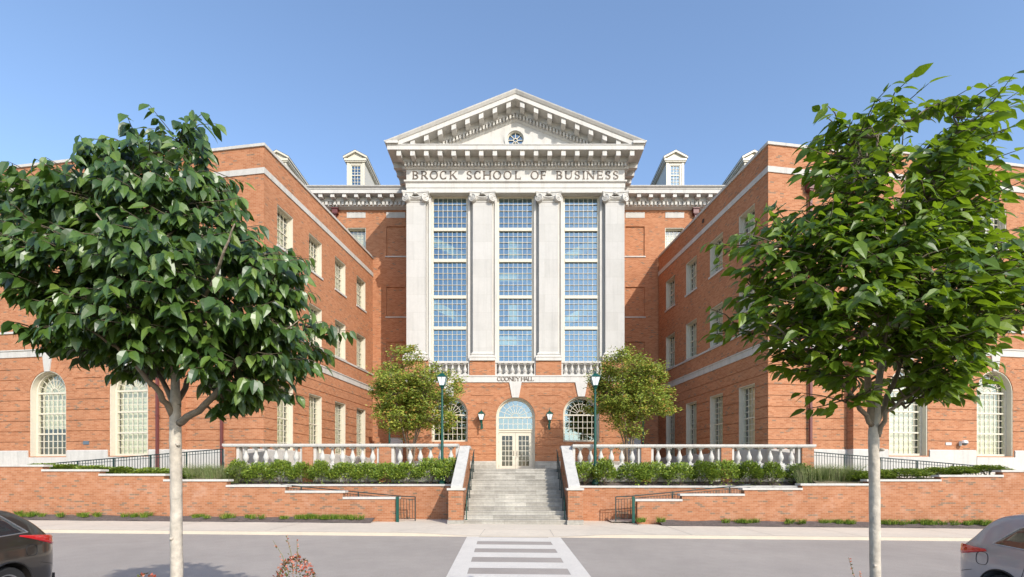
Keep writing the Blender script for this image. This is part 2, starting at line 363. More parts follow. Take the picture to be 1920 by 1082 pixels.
# mulch strip and near planting island
def mulch(x0, x1, name):
    sheet(name, x0, x1, 20.75, 21.6, lambda x, y: zs(x, y) + 0.006 + 0.16 * min(1, (y - 20.75) / 0.6) + 0.02 * math.sin(x * 3.1), M['mulch'], 60, 6)
mulch(-34, -6.0, 'mulch_bed'); mulch(6.1, 34, 'mulch_bed')
sheet('planting_island', -6.6, 6.6, 1.0, 7.2, lambda x, y: zr(x, y) + 0.06 + 0.03 * math.sin(x * 2), M['mulch'], 30, 12)
sheet('planting_island', -60, 60, -6.1, 3.9, lambda x, y: zr(x, y) + 0.05, M['soil'], 4, 4)

# ================================================================== BUILDING
bld = thing('school_hall', 'symmetrical red brick college building with white pedimented portico, four pilasters and two angled wings', 'building', (0, 37.5, 2.4))
BO = Vector((0, 37.5, 2.4))
PW = {}
def bpart(mb, name, m, smooth=False, parent=None):
    """build in world coordinates, hang under the building (or one of its parts)"""
    o = mb.build(name, m, None, smooth)
    root = parent or bld
    o.parent = root
    base = BO if root is bld else PW[root.name]
    o.location = -base
    PW[o.name] = Vector((0, 0, 0)); return o
def arcbar(mb, cx_, cz, r0, r1, a0, a1, y0, y1, n=16):
    pts = [a0 + (a1 - a0) * i / n for i in range(n + 1)]; vs = []
    for a in pts:
        c, s_ = math.cos(a), math.sin(a)
        vs += [(cx_ + r0 * c, y0, cz + r0 * s_), (cx_ + r1 * c, y0, cz + r1 * s_), (cx_ + r1 * c, y1, cz + r1 * s_), (cx_ + r0 * c, y1, cz + r0 * s_)]
    fs = []
    for i in range(n):
        for j in range(4): fs.append((i * 4 + j, i * 4 + (j + 1) % 4, (i + 1) * 4 + (j + 1) % 4, (i + 1) * 4 + j))
    fs += [(3, 2, 1, 0), tuple(n * 4 + j for j in range(4))]
    mb.add(vs, fs)
def wall(mb, O, U, N, u0, u1, z0, z1, ops=(), depth=0.3, grooves=None, gd=0.035, gh=0.035):
    P = lambda u, z, d=0: (O[0] + U[0] * u + N[0] * d, O[1] + U[1] * u + N[1] * d, z)
    flip = (U[0] * 0 - 0) * 0 + (U[0] * N[1] - U[1] * N[0]) > 0
    def q(a, b, c, d): mb.quad(*( (d, c, b, a) if flip else (a, b, c, d)))
    us = {u0, u1}; zz = {z0, z1}
    for o in ops:
        us |= {o['u0'], o['u1']}; zz |= {o['z0'], o['z1']}
        if o.get('arch'): zz.add(o['z1'] + (o['u1'] - o['u0']) / 2)
    gs = []
    if grooves:
        g = grooves[0]
        while g < z1 - 0.15:
            if g > z0 + 0.05: gs.append((g, g + gh)); zz |= {g, g + gh}
            g += grooves[1]
    us = sorted(us); zz = sorted(zz)
    for i in range(len(us) - 1):
        for j in range(len(zz) - 1):
            a, b, c, d = us[i], us[i + 1], zz[j], zz[j + 1]
            if b - a < 1e-6 or d - c < 1e-6: continue
            um, zm = (a + b) / 2, (c + d) / 2
            if any(o['u0'] < um < o['u1'] and o['z0'] < zm < (o['z1'] + (o['u1'] - o['u0']) / 2 if o.get('arch') else o['z1']) for o in ops): continue
            ing = any(g0 < zm < g1 for g0, g1 in gs)
            if ing:
                q(P(a, c, -gd), P(b, c, -gd), P(b, d, -gd), P(a, d, -gd))
                q(P(a, c), P(b, c), P(b, c, -gd), P(a, c, -gd)); q(P(a, d, -gd), P(b, d, -gd), P(b, d), P(a, d))
            else: q(P(a, c), P(b, c), P(b, d), P(a, d))
    for o in ops:
        a, b, c, d = o['u0'], o['u1'], o['z0'], o['z1']; dd = o.get('depth', depth)
        q(P(a, c), P(a, d), P(a, d, -dd), P(a, c, -dd)); q(P(b, d), P(b, c), P(b, c, -dd), P(b, d, -dd)); q(P(b, c), P(a, c), P(a, c, -dd), P(b, c, -dd))
        if not o.get('arch'): q(P(a, d), P(b, d), P(b, d, -dd), P(a, d, -dd))
        else:
            r = (b - a) / 2; cu = (a + b) / 2; n = 24
            A = [(cu - r * math.cos(math.pi * k / n), d + r * math.sin(math.pi * k / n)) for k in range(n + 1)]
            for k in range(n):
                p, s_ = A[k], A[k + 1]
                q(P(p[0], p[1]), P(s_[0], s_[1]), P(s_[0], s_[1], -dd), P(p[0], p[1], -dd))
                cor = (a, d + r) if k < n // 2 else (b, d + r)
                mb.add([P(*cor), P(*p), P(*s_)], [(2, 1, 0) if not flip else (0, 1, 2)])
            mb.add([P(a, d + r), P(cu, d + r), P(b, d + r)], [(0, 1, 2)]) if False else None
def vous(mb, O, U, N, cu, zc_, r0, r1, proud=0.012, n=11):
    """brick voussoir ring, slightly proud, in wedge blocks split by joints"""
    for k in range(n):
        a0 = math.pi * k / n + 0.006; a1 = math.pi * (k + 1) / n - 0.006
        if k == n // 2: continue
        L_ = []
        for a, r in ((a0, r0), (a0, r1), ((a0 + a1) / 2, r1), (a1, r1), (a1, r0), ((a0 + a1) / 2, r0)):
            L_.append((cu + r * math.cos(a), zc_ + r * math.sin(a)))
        f = [(O[0] + U[0] * u + N[0] * proud, O[1] + U[1] * u + N[1] * proud, z) for u, z in L_]
        b = [(O[0] + U[0] * u - N[0] * 0.01, O[1] + U[1] * u - N[1] * 0.01, z) for u, z in L_]
        m_ = 6; mb.add(f + b, [tuple(range(m_)), tuple(range(2 * m_ - 1, m_ - 1, -1))] + [(i, (i + 1) % m_, m_ + (i + 1) % m_, m_ + i) for i in range(m_)])

# ---- window makers (local frame: x across, -y outward, z up; origin at bottom centre)
def grid(mb, x0, x1, z0, z1, cols, rows, t, y0, y1):
    for i in range(1, cols): c = x0 + (x1 - x0) * i / cols; mb.box(c - t / 2, c + t / 2, y0, y1, z0, z1)
    for j in range(1, rows): c = z0 + (z1 - z0) * j / rows; mb.box(x0, x1, y0 + 0.004, y1 + 0.004, c - t / 2, c + t / 2)
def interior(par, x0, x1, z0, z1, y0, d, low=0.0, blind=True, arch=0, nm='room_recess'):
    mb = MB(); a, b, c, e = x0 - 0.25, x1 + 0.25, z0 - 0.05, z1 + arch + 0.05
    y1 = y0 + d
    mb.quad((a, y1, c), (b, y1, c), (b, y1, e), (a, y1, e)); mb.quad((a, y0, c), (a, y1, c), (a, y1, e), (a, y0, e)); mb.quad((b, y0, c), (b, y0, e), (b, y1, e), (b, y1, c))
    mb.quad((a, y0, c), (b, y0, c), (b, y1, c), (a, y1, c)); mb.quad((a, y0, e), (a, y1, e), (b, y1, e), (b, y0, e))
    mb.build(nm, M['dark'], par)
    if blind:
        mb = MB(); zb = z0 + (z1 - z0) * low; zt = z1 + arch; k = int((zt - zb) / 0.5) + 1
        for i in range(k):   # soft folds of a lowered shade
            p, q_ = zb + (zt - zb) * i / k, zb + (zt - zb) * (i + 1) / k
            mb.quad((x0 - 0.1, y0 + 0.16, p), (x1 + 0.1, y0 + 0.16, p), (x1 + 0.1, y0 + 0.145, q_), (x0 - 0.1, y0 + 0.145, q_))
        mb.build('blind', M['blind'], par)
def sash(wd, h, cols, rows, par, sill=True, low=0.0, blind=True, ft=0.10, liner=0.21):
    """sash window: casing, two sashes with glazing bars, pane, shade"""
    mb = MB(); a = wd / 2 + 0.006
    mb.box(-a, -a + ft, 0, 0.16, -0.006, h + 0.006); mb.box(a - ft, a, 0, 0.16, -0.006, h + 0.006)
    mb.box(-a + ft, a - ft, 0, 0.16, h - ft + 0.006, h + 0.006); mb.box(-a + ft, a - ft, 0, 0.16, -0.006, ft)
    mb.box(-a + ft, a - ft, 0.05, 0.13, h / 2 - 0.03, h / 2 + 0.03)
    i0, i1 = -a + ft, a - ft
    grid(mb, i0, i1, ft, h / 2 - 0.03, cols, rows // 2, 0.03, 0.07, 0.11); grid(mb, i0, i1, h / 2 + 0.03, h - ft, cols, rows - rows // 2, 0.03, 0.07, 0.11)
    e = wd / 2 - 0.004
    for s_ in (-1, 1): mb.box(*sorted((s_ * e, s_ * (e - 0.035))), -liner, 0.02, 0.0, h - 0.004)
    mb.box(-e, e, -liner, 0.02, h - 0.04, h - 0.005)
    w_ = mb.build('window', M['frame'], par)
    if sill:
        s_ = MB(); s_.box(-a - 0.05, a + 0.05, -liner - 0.08, 0.02, -0.10, 0.012); s_.build('sill', M['stone'], w_)
    g = MB(); g.quad((i0, 0.09, ft), (i1, 0.09, ft), (i1, 0.09, h - ft), (i0, 0.09, h - ft)); g.build('pane', M['glassw'], w_)
    interior(w_, i0, i1, ft, h - ft, 0.17, 1.6, low, blind)
    return w_
def arched(wd, hs, cols, rows, par, sections=3, ft=0.13, low=0.0, blind=True, sillh=0.0, transom_from=0.0, gm='glassw', depth=1.8, liner=0.27):
    r = wd / 2 + 0.006; mb = MB(); ri = r - ft
    mb.box(-r, -ri, 0, 0.16, -0.006, hs); mb.box(ri, r, 0, 0.16, -0.006, hs)
    if transom_from == 0: mb.box(-ri, ri, 0, 0.16, -0.006, 0.12)
    arcbar(mb, 0, hs, ri, r, 0, math.pi, 0, 0.16, 28)
    mb.box(-ri, ri, 0.03, 0.14, hs - 0.045, hs + 0.045)
    z0 = transom_from or 0.12
    for k in range(sections):
        a, b = z0 + (hs - z0) * k / sections, z0 + (hs - z0) * (k + 1) / sections
        if k: mb.box(-ri, ri, 0.04, 0.14, a - 0.04, a + 0.04)
        grid(mb, -ri, ri, a + (0.04 if k else 0), b - 0.045, cols, rows, 0.032, 0.07, 0.11)
    for rr in (0.22, 0.66): arcbar(mb, 0, hs + 0.045, ri * rr - 0.016, ri * rr + 0.016, 0, math.pi, 0.072, 0.112, 20)
    for k in range(1, 9):
        a = math.pi * k / 9; c, s_ = math.cos(a), math.sin(a); T_ = Matrix.Translation((0, 0.09, hs + 0.045)) @ Matrix.Rotation(-a, 4, 'Y')
        mb.box(ri * 0.22, ri - 0.0, -0.018, 0.018, -0.015, 0.015, T_)
    e = wd / 2 - 0.004
    for s_ in (-1, 1): mb.box(*sorted((s_ * e, s_ * (e - 0.04))), -liner, 0.02, 0.0, hs)
    arcbar(mb, 0, hs, e - 0.04, e, 0, math.pi, -liner, 0.02, 28)
    w_ = mb.build('arched_window', M['frame'], par)
    g = MB(); n = 24; pts = [(-ri, 0.09, z0), (ri, 0.09, z0)] + [(ri * math.cos(math.pi * k / n), 0.09, hs + ri * math.sin(math.pi * k / n)) for k in range(n + 1)]
    g.add(pts, [tuple(range(len(pts)))]); g.build('pane', M[gm], w_)
    if sillh:
        s_ = MB(); s_.box(-r - 0.12, r + 0.12, -0.30, 0.02, -0.012 - sillh, -0.012); s_.build('sill', M['stone'], w_)
    interior(w_, -ri, ri, z0, hs, 0.17, depth, low, blind, arch=r)
    return w_
def place(o, O, U, N, u, z, inset, lift=0.0):
    o.parent = bld
    p = Vector((O[0] + U[0] * u - N[0] * inset, O[1] + U[1] * u - N[1] * inset, z)) - BO
    o.location = p; o.rotation_euler = (0, 0, math.atan2(N[0], -N[1]))

# ---- wings
zT, zU0, zU1, zL0, zL1 = 18.25, 16.90, 17.19, 8.25, 8.64
Cn = Vector((-12.38, 24.68)); Dn = Vector((0.1332, 0.9911)); Tn = Vector((-0.988, 0.1545)).normalized(); Nf = Vector((Tn.y * -1, Tn.x)); WL = 12.9; ST = 4.35
Ni = Vector((0.9911, -0.1332))
WIN_Z = [(3.38, 6.78), (9.65, 12.0), (13.9, 15.99)]
inner_u = [1.80, 4.82, 7.86, 10.93]
proto = {}
proto[0] = sash(1.45, 3.40, 4, 10, bld); proto[1] = sash(1.45, 2.35, 4, 6, bld); proto[2] = sash(1.45, 2.09, 4, 6, bld)
protos_used = set()
def use(key, O, U, N, u, z, inset):
    o = proto[key]
    if key in protos_used: o = dup(o)
    protos_used.add(key); place(o, O, U, N, u, z, inset); return o
proto['aw'] = arched(2.24, 3.34, 7, 3, bld, sections=3)
proto['awlow'] = arched(2.24, 3.34, 7, 3, bld, sections=3, low=0.42)
for sg in (1, -1):
    f = lambda v: Vector((v.x * sg, v.y))
    C_, D_, T_, N_, NI = f(Cn), f(Dn), f(Tn), f(Nf), f(Ni)
    if sg < 0: C_.y -= 0.12
    A1 = C_ + T_ * ST; A2 = A1 + N_ * 0.4
    arch_t = [7.25, 12.1, 17.0] if sg > 0 else [7.5, 12.7, 17.9]
    E = A2 + T_ * 22
    mb = MB()
    rect = lambda u, k: dict(u0=u - 0.725, u1=u + 0.725, z0=WIN_Z[k][0], z1=WIN_Z[k][1])
    G = (3.78, 0.545)
    wall(mb, C_, D_, NI, 0, WL, 1.2, zL0, [rect(u, 0) for u in inner_u], 0.3, G)
    wall(mb, C_, D_, NI, 0, WL, zL0, zT, [rect(u, k) for u in inner_u for k in (1, 2)], 0.3)
    wall(mb, C_, T_, N_, 0, ST, 1.2, zL0, [], 0.3, G); wall(mb, C_, T_, N_, 0, ST, zL0, zT, [])
    wall(mb, A1, N_, -T_, 0, 0.4, 1.2, zT, [])
    ar = [dict(u0=t - ST - 1.12, u1=t - ST + 1.12, z0=3.04, z1=6.38, arch=True) for t in arch_t]
    wall(mb, A2, T_, N_, 0, 22, 1.2, zL0, ar, 0.45, G)
    wall(mb, A2, T_, N_, 0, 22, zL0, zT, [rect(t - ST, k) for t in arch_t for k in (1, 2)], 0.3)
    mb.quad((E.x, E.y, 1.2), (E.x, 50, 1.2), (E.x, 50, zT), (E.x, E.y, zT))
    for t in arch_t: vous(mb, A2, T_, N_, t - ST, 6.38, 1.13, 1.72)
    bpart(mb, 'wing_wall', M['brick'])
    Ie = C_ + D_ * WL; path = [Ie, C_, A1, A2, E]; sd = -1 if sg > 0 else 1
    mb = MB(); mb.mold(path, [(-0.35, 18.24), (0.07, 18.24), (0.07, 18.38), (-0.35, 18.38)], sd); bpart(mb, 'coping', M['stone'])
    mb = MB(); mb.mold(path, [(-0.1, zU0), (0.045, zU0), (0.045, zU1), (-0.1, zU1)], sd); bpart(mb, 'string_course', M['stone'])
    mb = MB(); mb.mold(path, [(-0.1, zL0), (0.05, zL0), (0.05, zL1 - 0.06), (0.09, zL1 - 0.06), (0.09, zL1), (-0.1, zL1)], sd); bpart(mb, 'string_course', M['stone'])
    mb = MB(); mb.mold(path, [(-0.1, 9.51), (0.06, 9.51), (0.06, 9.62), (-0.1, 9.62)], sd); bpart(mb, 'sill_course', M['stone'])
    mb = MB(); pf = [(-0.05, 1.2), (0.06, 1.2), (0.06, 3.30), (0.02, 3.35), (-0.05, 3.35)]
    mb.mold([Ie, C_, A1, A2, A2 + T_ * (arch_t[0] - ST - 1.2)], pf, sd)
    for a, b in zip(arch_t, arch_t[1:] + [None]):
        mb.mold([A2 + T_ * (a - ST + 1.2), A2 + T_ * (b - ST - 1.2) if b else E], pf, sd)
    for t in arch_t: mb.mold([A2 + T_ * (t - ST - 1.2), A2 + T_ * (t - ST + 1.2)], [(-0.3, 1.2), (0.08, 1.2), (0.08, 2.98), (-0.3, 3.03)], sd)
    bpart(mb, 'stone_base', M['stone'])
    for t in arch_t:
        mb = MB()
        c = A2 + T_ * (t - ST)
        vs = [];
        for d_ in (0.06, -0.05):
            for u, z in ((-0.16, 7.46), (0.16, 7.46), (0.27, 8.247), (-0.27, 8.247)): p = c + T_ * u + N_ * d_; vs.append((p.x, p.y, z))
        mb.hexa(vs[:4], vs[4:]); bpart(mb, 'keystone', M['stone'])
    mb = MB()
    pts = [Ie, C_, A1, A2, E]; vs = [(p.x, p.y, 17.7) for p in pts] + [(E.x, 50, 17.7), (Ie.x, 50, 17.7)]
    mb.add(vs, [tuple(range(len(vs)))]); bpart(mb, 'wing_roof', M['slate'])
    for u in inner_u:
        for k in range(3): use(k, C_, D_, NI, u, WIN_Z[k][0], 0.23)
    for i, t in enumerate(arch_t):
        key = 'awlow' if (sg > 0 and i == 1) else 'aw'
        use(key, A2, T_, N_, t - ST, 3.04, 0.29)
        for k in (1, 2): use(k, A2, T_, N_, t - ST, WIN_Z[k][0], 0.23)
    # rain-water head and downspout
    def spout(O, U, N, t, ztop, zend, hs=1.0):
        mb = MB(); B_ = lambda u0, u1, d0, d1, z0, z1: mb.hexa([(O.x + U.x * u + N.x * d, O.y + U.y * u + N.y * d, z0) for u, d in ((u0, d0), (u1, d0), (u1, d1), (u0, d1))],
                                                              [(O.x + U.x * u + N.x * d, O.y + U.y * u + N.y * d, z1) for u, d in ((u0, d0), (u1, d0), (u1, d1), (u0, d1))])
        B_(t - 0.06, t + 0.06, 0.10, 0.20, zend, ztop - 0.45)
        B_(t - 0.13, t + 0.13, 0.012, 0.27, ztop - 0.45, ztop - 0.38)
        B_(t - 0.20, t + 0.20, 0.012, 0.32, ztop - 0.38, ztop - 0.06); B_(t - 0.26, t + 0.26, 0.012, 0.38, ztop - 0.06, ztop)
        z = ztop - 2.5
        while z > zend: B_(t - 0.09, t + 0.09, 0.095, 0.215, z, z + 0.06); z -= 3
        bpart(mb, 'downspout', M['maroon'])
    spout(C_, T_, N_, 2.2, 16.5, 1.6)
    if sg > 0: spout(A2, T_, N_, 5.45 - ST, 16.5, 1.6)
    spout(Vector((-37 * sg, 37.47)), Vector((1.0 * sg, 0)), Vector((0, -1)), 37 - 13.4, 21.9, 17.8)
mb = MB(); O_, U_, N_ = Vector((12.38, 24.56)), Vector((-0.1332, 0.9911)), Vector((-0.9911, -0.1332))
p = O_ + U_ * 6.3; Mv = Matrix.Translation((p.x, p.y, 17.68)) @ Matrix.Rotation(R(-90 + 7.6), 4, 'Z') @ Matrix.Rotation(R(90), 4, 'X')
mb.lathe([(0.13, 0.0), (0.13, 0.03), (0.10, 0.035)], 12, (0, 0, 0), Mv); bpart(mb, 'overflow_pipe', M['trim'])

# ---- main block behind
YB = 37.47; mb = MB(); ops = []
for sg in (1, -1):
    for xc in (11.88, 15.5, 19.1): ops.append(dict(u0=xc * sg - 0.70, u1=xc * sg + 0.70, z0=18.05, z1=20.58))
    for z0, z1 in ((18.44, 20.67), (13.92, 16.15), (9.8, 12.05)):
        a, b = sorted((8.22 * sg, 9.65 * sg)); ops.append(dict(u0=a, u1=b, z0=z0, z1=z1, depth=0.09))
    a, b = sorted((8.42 * sg, 9.40 * sg)); ops.append(dict(u0=a, u1=b, z0=2.42, z1=4.9, depth=0.2))
for sg in (-1, 1):
  mb = MB(); wall(mb, (0, YB), (1, 0), (0, -1), *sorted((36 * sg, 6.9 * sg)), 1.2, 22.1, [o for o in ops if o['u1'] * sg > 0])
  for o in ops:
    if o.get('depth') == 0.09 and o['u0'] * sg > 0: mb.quad((o['u0'], YB + 0.09, o['z0']), (o['u1'], YB + 0.09, o['z0']), (o['u1'], YB + 0.09, o['z1']), (o['u0'], YB + 0.09, o['z1']))
  mb.quad((36 * sg, YB, 1.2), (36 * sg, 60, 1.2), (36 * sg, 60, 23), (36 * sg, YB, 23))
  bpart(mb, 'main_wall', M['brick'])
mb = MB()
for sg in (1, -1):
    for a, b in ((11.2, 12.6), (8.22, 9.65), (14.8, 16.2)):
        x0, x1 = sorted((a * sg, b * sg)); mb.box(x0, x1, YB - 0.03, YB + 0.05, 21.30, 21.72)
    for z in (18.44, 13.92, 9.8): x0, x1 = sorted((8.15 * sg, 9.72 * sg)); mb.box(x0, x1, YB - 0.06, YB + 0.12, z - 0.085, z + 0.004)
bpart(mb, 'stone_panels', M['stone'])
mb = MB(); mb.box(-36, -6.9, YB - 0.05, YB + 0.05, 1.2, 2.95) if False else None
proto['bw'] = sash(1.40, 2.53, 4, 6, bld)
for sg in (1, -1):
    for xc in (11.88, 15.5, 19.1): use('bw', Vector((0, YB)), Vector((1, 0)), Vector((0, -1)), xc * sg, 18.05, 0.23)
for sg in (1, -1):
    mb = MB(); x0, x1 = sorted((8.42 * sg, 9.40 * sg)); mb.box(x0 - 0.01, x1 + 0.01, YB + 0.10, YB + 0.16, 2.42, 4.91)
    d = bpart(mb, 'side_door', M['door'])

# ---- pavilion
YP = 32.6
ARX = 4.28
mb = MB()
aops = [dict(u0=-1.27, u1=1.27, z0=2.45, z1=5.86, arch=True, depth=0.5)] + [dict(u0=s_ * ARX - 1.18, u1=s_ * ARX + 1.18, z0=4.25, z1=6.02, arch=True, depth=0.5) for s_ in (-1, 1)]
wall(mb, (0, YP), (1, 0), (0, -1), -7.09, 7.09, 1.2, 8.10, aops, 0.4, (3.42, 0.545))
for s_ in (-1, 1):
    wall(mb, (7.09 * s_, YP), (0, 1), (s_, 0), 0, 5, 1.2, 8.1, [], 0.3, (3.42, 0.545)); wall(mb, (7.09 * s_, YP), (0, 1), (s_, 0), 0.45, 5, 8.1, 21.9, [])
vous(mb, (0, YP), (1, 0), (0, -1), 0, 5.86, 1.28, 2.0, n=13)
for s_ in (-1, 1): vous(mb, (0, YP), (1, 0), (0, -1), ARX * s_, 6.02, 1.19, 1.85, n=13)
PX_ = [-6.47, -2.15, 2.15, 6.47]
for x in PX_:
    a, b = x - 0.83, x + 0.83
    if x < -6: a = -7.27
    if x > 6: b = 7.27
    mb.box(a, b, YP - 0.09, YP + 0.5, 8.55, 9.485)
bpart(mb, 'portico_wall', M['brick'])
mb = MB(); pp = [(-7.09, 37.4), (-7.09, YP), (7.09, YP), (7.09, 37.4)]
mb.mold(pp, [(-0.6, 8.10), (0.06, 8.10), (0.06, 8.47), (0.10, 8.47), (0.10, 8.55), (-0.6, 8.55)], 1); pstr = bpart(mb, 'string_course', M['stonec'])
mb = MB()
for a, b in (((-7.09, 37.4), (-7.09, YP)), ((7.09, YP), (7.09, 37.4))): mb.mold([a, b], [(-0.1, 1.2), (0.06, 1.2), (0.06, 2.95), (0.02, 3.0), (-0.1, 3.0)], 1)
for a, b in ((-7.15, -1.27), (1.27, 7.15)): mb.mold([(a, YP), (b, YP)], [(-0.1, 1.2), (0.06, 1.2), (0.06, 2.93), (0.02, 2.98), (-0.1, 2.98)], 1)
bpart(mb, 'stone_base', M['stoneg'])
for xc, zs_ in ((0, 5.86 + 1.27), (ARX, 7.20), (-ARX, 7.20)):
    mb = MB(); mb.hexa([(xc + u, YP - 0.09, z) for u, z in ((-0.22, zs_ - 0.02), (0.22, zs_ - 0.02), (0.40, 8.097), (-0.40, 8.097))], [(xc + u, YP + 0.05, z) for u, z in ((-0.22, zs_ - 0.02), (0.22, zs_ - 0.02), (0.40, 8.097), (-0.40, 8.097))]); bpart(mb, 'keystone', M['stonec'])
# stone screen behind the pilasters, pierced by the tall windows
mb = MB(); WX = [-4.33, 0, 4.33]
wall(mb, (0, YP + 0.42), (1, 0), (0, -1), -7.05, 7.05, 8.55, 20.5, [dict(u0=x - 1.20, u1=x + 1.20, z0=9.42, z1=20.49) for x in WX], 0.3)
for x in WX:
    for s_ in (-1, 1): mb.box(*sorted((x + s_ * 1.21, x + s_ * 1.36)), YP + 0.30, YP + 0.43, 9.4, 20.46)
bpart(mb, 'stone_screen', M['stonec'])
# pilasters
def pilaster(x):
    mb = MB(); mb.box(x - 0.62, x + 0.62, YP, YP + 0.45, 9.95, 19.95)
    p = bpart(mb, 'pilaster', M['shaft'])
    mb = MB(); pth = [(x - 0.62, YP + 0.45), (x - 0.62, YP), (x + 0.62, YP), (x + 0.62, YP + 0.45)]
    base = [(-0.3, 9.485), (0.21, 9.485), (0.21, 9.66), (0.19, 9.665), (0.22, 9.70), (0.22, 9.78), (0.16, 9.83), (0.10, 9.84), (0.08, 9.88), (0.12, 9.91), (0.12, 9.97), (0.06, 10.0), (0.03, 10.04), (0.0, 10.10), (-0.3, 10.10)]
    mb.mold(pth, base, 1); bpart(mb, 'base', M['stonec'], parent=p)
    mb = MB()
    mb.mold(pth, [(-0.3, 19.80), (0.0, 19.80), (0.04, 19.83), (0.04, 19.87), (0.0, 19.90), (-0.3, 19.90)], 1)
    mb.mold(pth, [(-0.3, 19.93), (0.05, 19.93), (0.13, 20.0), (0.13, 20.08), (0.05, 20.12), (-0.3, 20.12)], 1)
    # curved abacus
    ab = [(-0.86, -0.24)]
    n = 8
    front = [(-0.86 + 1.72 * i / n, -0.30 + 0.10 * math.sin(math.pi * i / n)) for i in range(n + 1)]
    for z0, z1, g in ((20.27, 20.34, -0.04), (20.34, 20.445, 0.0)):
        F = [(x + u * (1 + g), YP + v - g) for u, v in front]; Bk = [(x + 0.86, YP + 0.4), (x - 0.86, YP + 0.4)]
        poly = F + Bk; k = len(poly)
        mb.add([(a, b, z0) for a, b in poly] + [(a, b, z1) for a, b in poly], [tuple(range(k))[::-1], tuple(range(k, 2 * k))] + [(i, (i + 1) % k, k + (i + 1) % k, k + i) for i in range(k)])
    # volutes, turned outward at the corners
    for s_ in (-1, 1):
        Mv = Matrix.Translation((x + s_ * 0.62, YP - 0.16, 20.03)) @ Matrix.Rotation(s_ * R(28), 4, 'Z') @ Matrix.Rotation(R(90), 4, 'X')
        mb.lathe([(0.225, -0.22), (0.235, -0.05), (0.25, 0.02), (0.25, 0.08), (0.20, 0.085), (0.185, 0.045), (0.15, 0.045), (0.14, 0.08), (0.085, 0.08), (0.075, 0.05), (0.06, 0.05), (0.05, 0.10), (0.0001, 0.11)], 18, (0, 0, 0), Mv)
        mb.hexa([(x + s_ * a, YP + b, 20.12) for a, b in ((0.30, -0.16), (0.80, -0.22), (0.80, 0.1), (0.30, 0.1))], [(x + s_ * a, YP + b, 20.28) for a, b in ((0.1, -0.18), (0.80, -0.24), (0.80, 0.1), (0.1, 0.1))])
    # garland and flower
    pts = [(x - 0.42 + 0.84 * i / 10, YP - 0.15, 20.16 - 0.10 * math.sin(math.pi * i / 10)) for i in range(11)]; mb.tube(pts, 0.04, 6)
    Mv = Matrix.Translation((x, YP - 0.22, 20.34)) @ Matrix.Rotation(R(90), 4, 'X'); mb.lathe([(0.05, -0.1), (0.12, 0.0), (0.10, 0.05), (0.04, 0.06), (0.0001, 0.09)], 10, (0, 0, 0), Mv)
    bpart(mb, 'capital', M['stonec'], parent=p)
for x in PX_: pilaster(x)
# tall windows
PZ = [(9.55, 11.74, 6), (11.82, 13.79, 5), (13.87, 16.20, 6), (16.28, 18.25, 5), (18.33, 20.36, 5)]
def tall(x):
    mb = MB(); ft = 0.13; i0, i1 = x - 1.205 + ft, x + 1.205 - ft; y = YP + 0.50
    mb.box(x - 1.206, i0, y, y + 0.2, 9.41, 20.495); mb.box(i1, x + 1.206, y, y + 0.2, 9.41, 20.495)
    prev = 9.41
    for z0, z1, rw in PZ:
        mb.box(i0, i1, y, y + 0.18, prev, z0); grid(mb, i0, i1, z0, z1, 7, rw, 0.024, y + 0.05, y + 0.10); prev = z1
    # wider transoms as in the photo
    mb.box(i0, i1, y, y + 0.18, prev, 20.494)
    for (a, b, c), (d, e, f_) in zip(PZ, PZ[1:]): mb.box(i0, i1, y - 0.03, y + 0.12, b - 0.06, d + 0.06)
    w_ = bpart(mb, 'tall_window', M['frame'])
    mb = MB(); mb.quad((i0, y + 0.12, 9.45), (i1, y + 0.12, 9.45), (i1, y + 0.12, 20.4), (i0, y + 0.12, 20.4)); bpart(mb, 'pane', M['glass'], parent=w_)
for x in WX: tall(x)
# stair hall seen through the glass: floors and sweeping stair soffits
mb = MB(); y0, y1 = YP + 0.75, 37.3
mb.quad((-6.4, y1, 8.6), (6.4, y1, 8.6), (6.4, y1, 20.6), (-6.4, y1, 20.6))
for s_ in (-1, 1): mb.quad((s_ * 6.4, y0, 8.6), (s_ * 6.4, y1, 8.6), (s_ * 6.4, y1, 20.6), (s_ * 6.4, y0, 20.6))
mb.quad((-6.4, y0, 8.6), (6.4, y0, 8.6), (6.4, y1, 8.6), (-6.4, y1, 8.6)); mb.quad((-6.4, y0, 20.6), (6.4, y0, 20.6), (6.4, y1, 20.6), (-6.4, y1, 20.6))
hall = bpart(mb, 'stair_hall', M['hall'])
mb = MB()
for zc_ in (12.6, 17.0):
    for s_ in (-1, 1):
        pts = []
        for i in range(15):
            t = i / 14; xx = s_ * (6.2 - 3.6 * t); zz_ = zc_ + 1.0 - 1.35 * (3 * t * t - 2 * t ** 3); pts.append((xx, zz_))
        for (a, b), (c, d) in zip(pts, pts[1:]):
            lo, hi = (a, c) if a < c else (c, a)
            mb.hexa([(a, y0 + 1.4, b), (c, y0 + 1.4, d), (c, y0 + 1.6, d), (a, y0 + 1.6, b)], [(a, y0 + 1.4, b + 0.62), (c, y0 + 1.4, d + 0.62), (c, y0 + 1.6, d + 0.62), (a, y0 + 1.6, b + 0.62)])
    mb.box(-1.6, 1.6, y0 + 1.4, y0 + 1.6, zc_ - 1.5, zc_ - 0.9) ; mb.box(-0.45, 0.45, y0 + 1.4, y0 + 1.5, zc_ + 0.0, zc_ + 1.3)
bpart(mb, 'curved_stair', M['halls'], parent=hall)
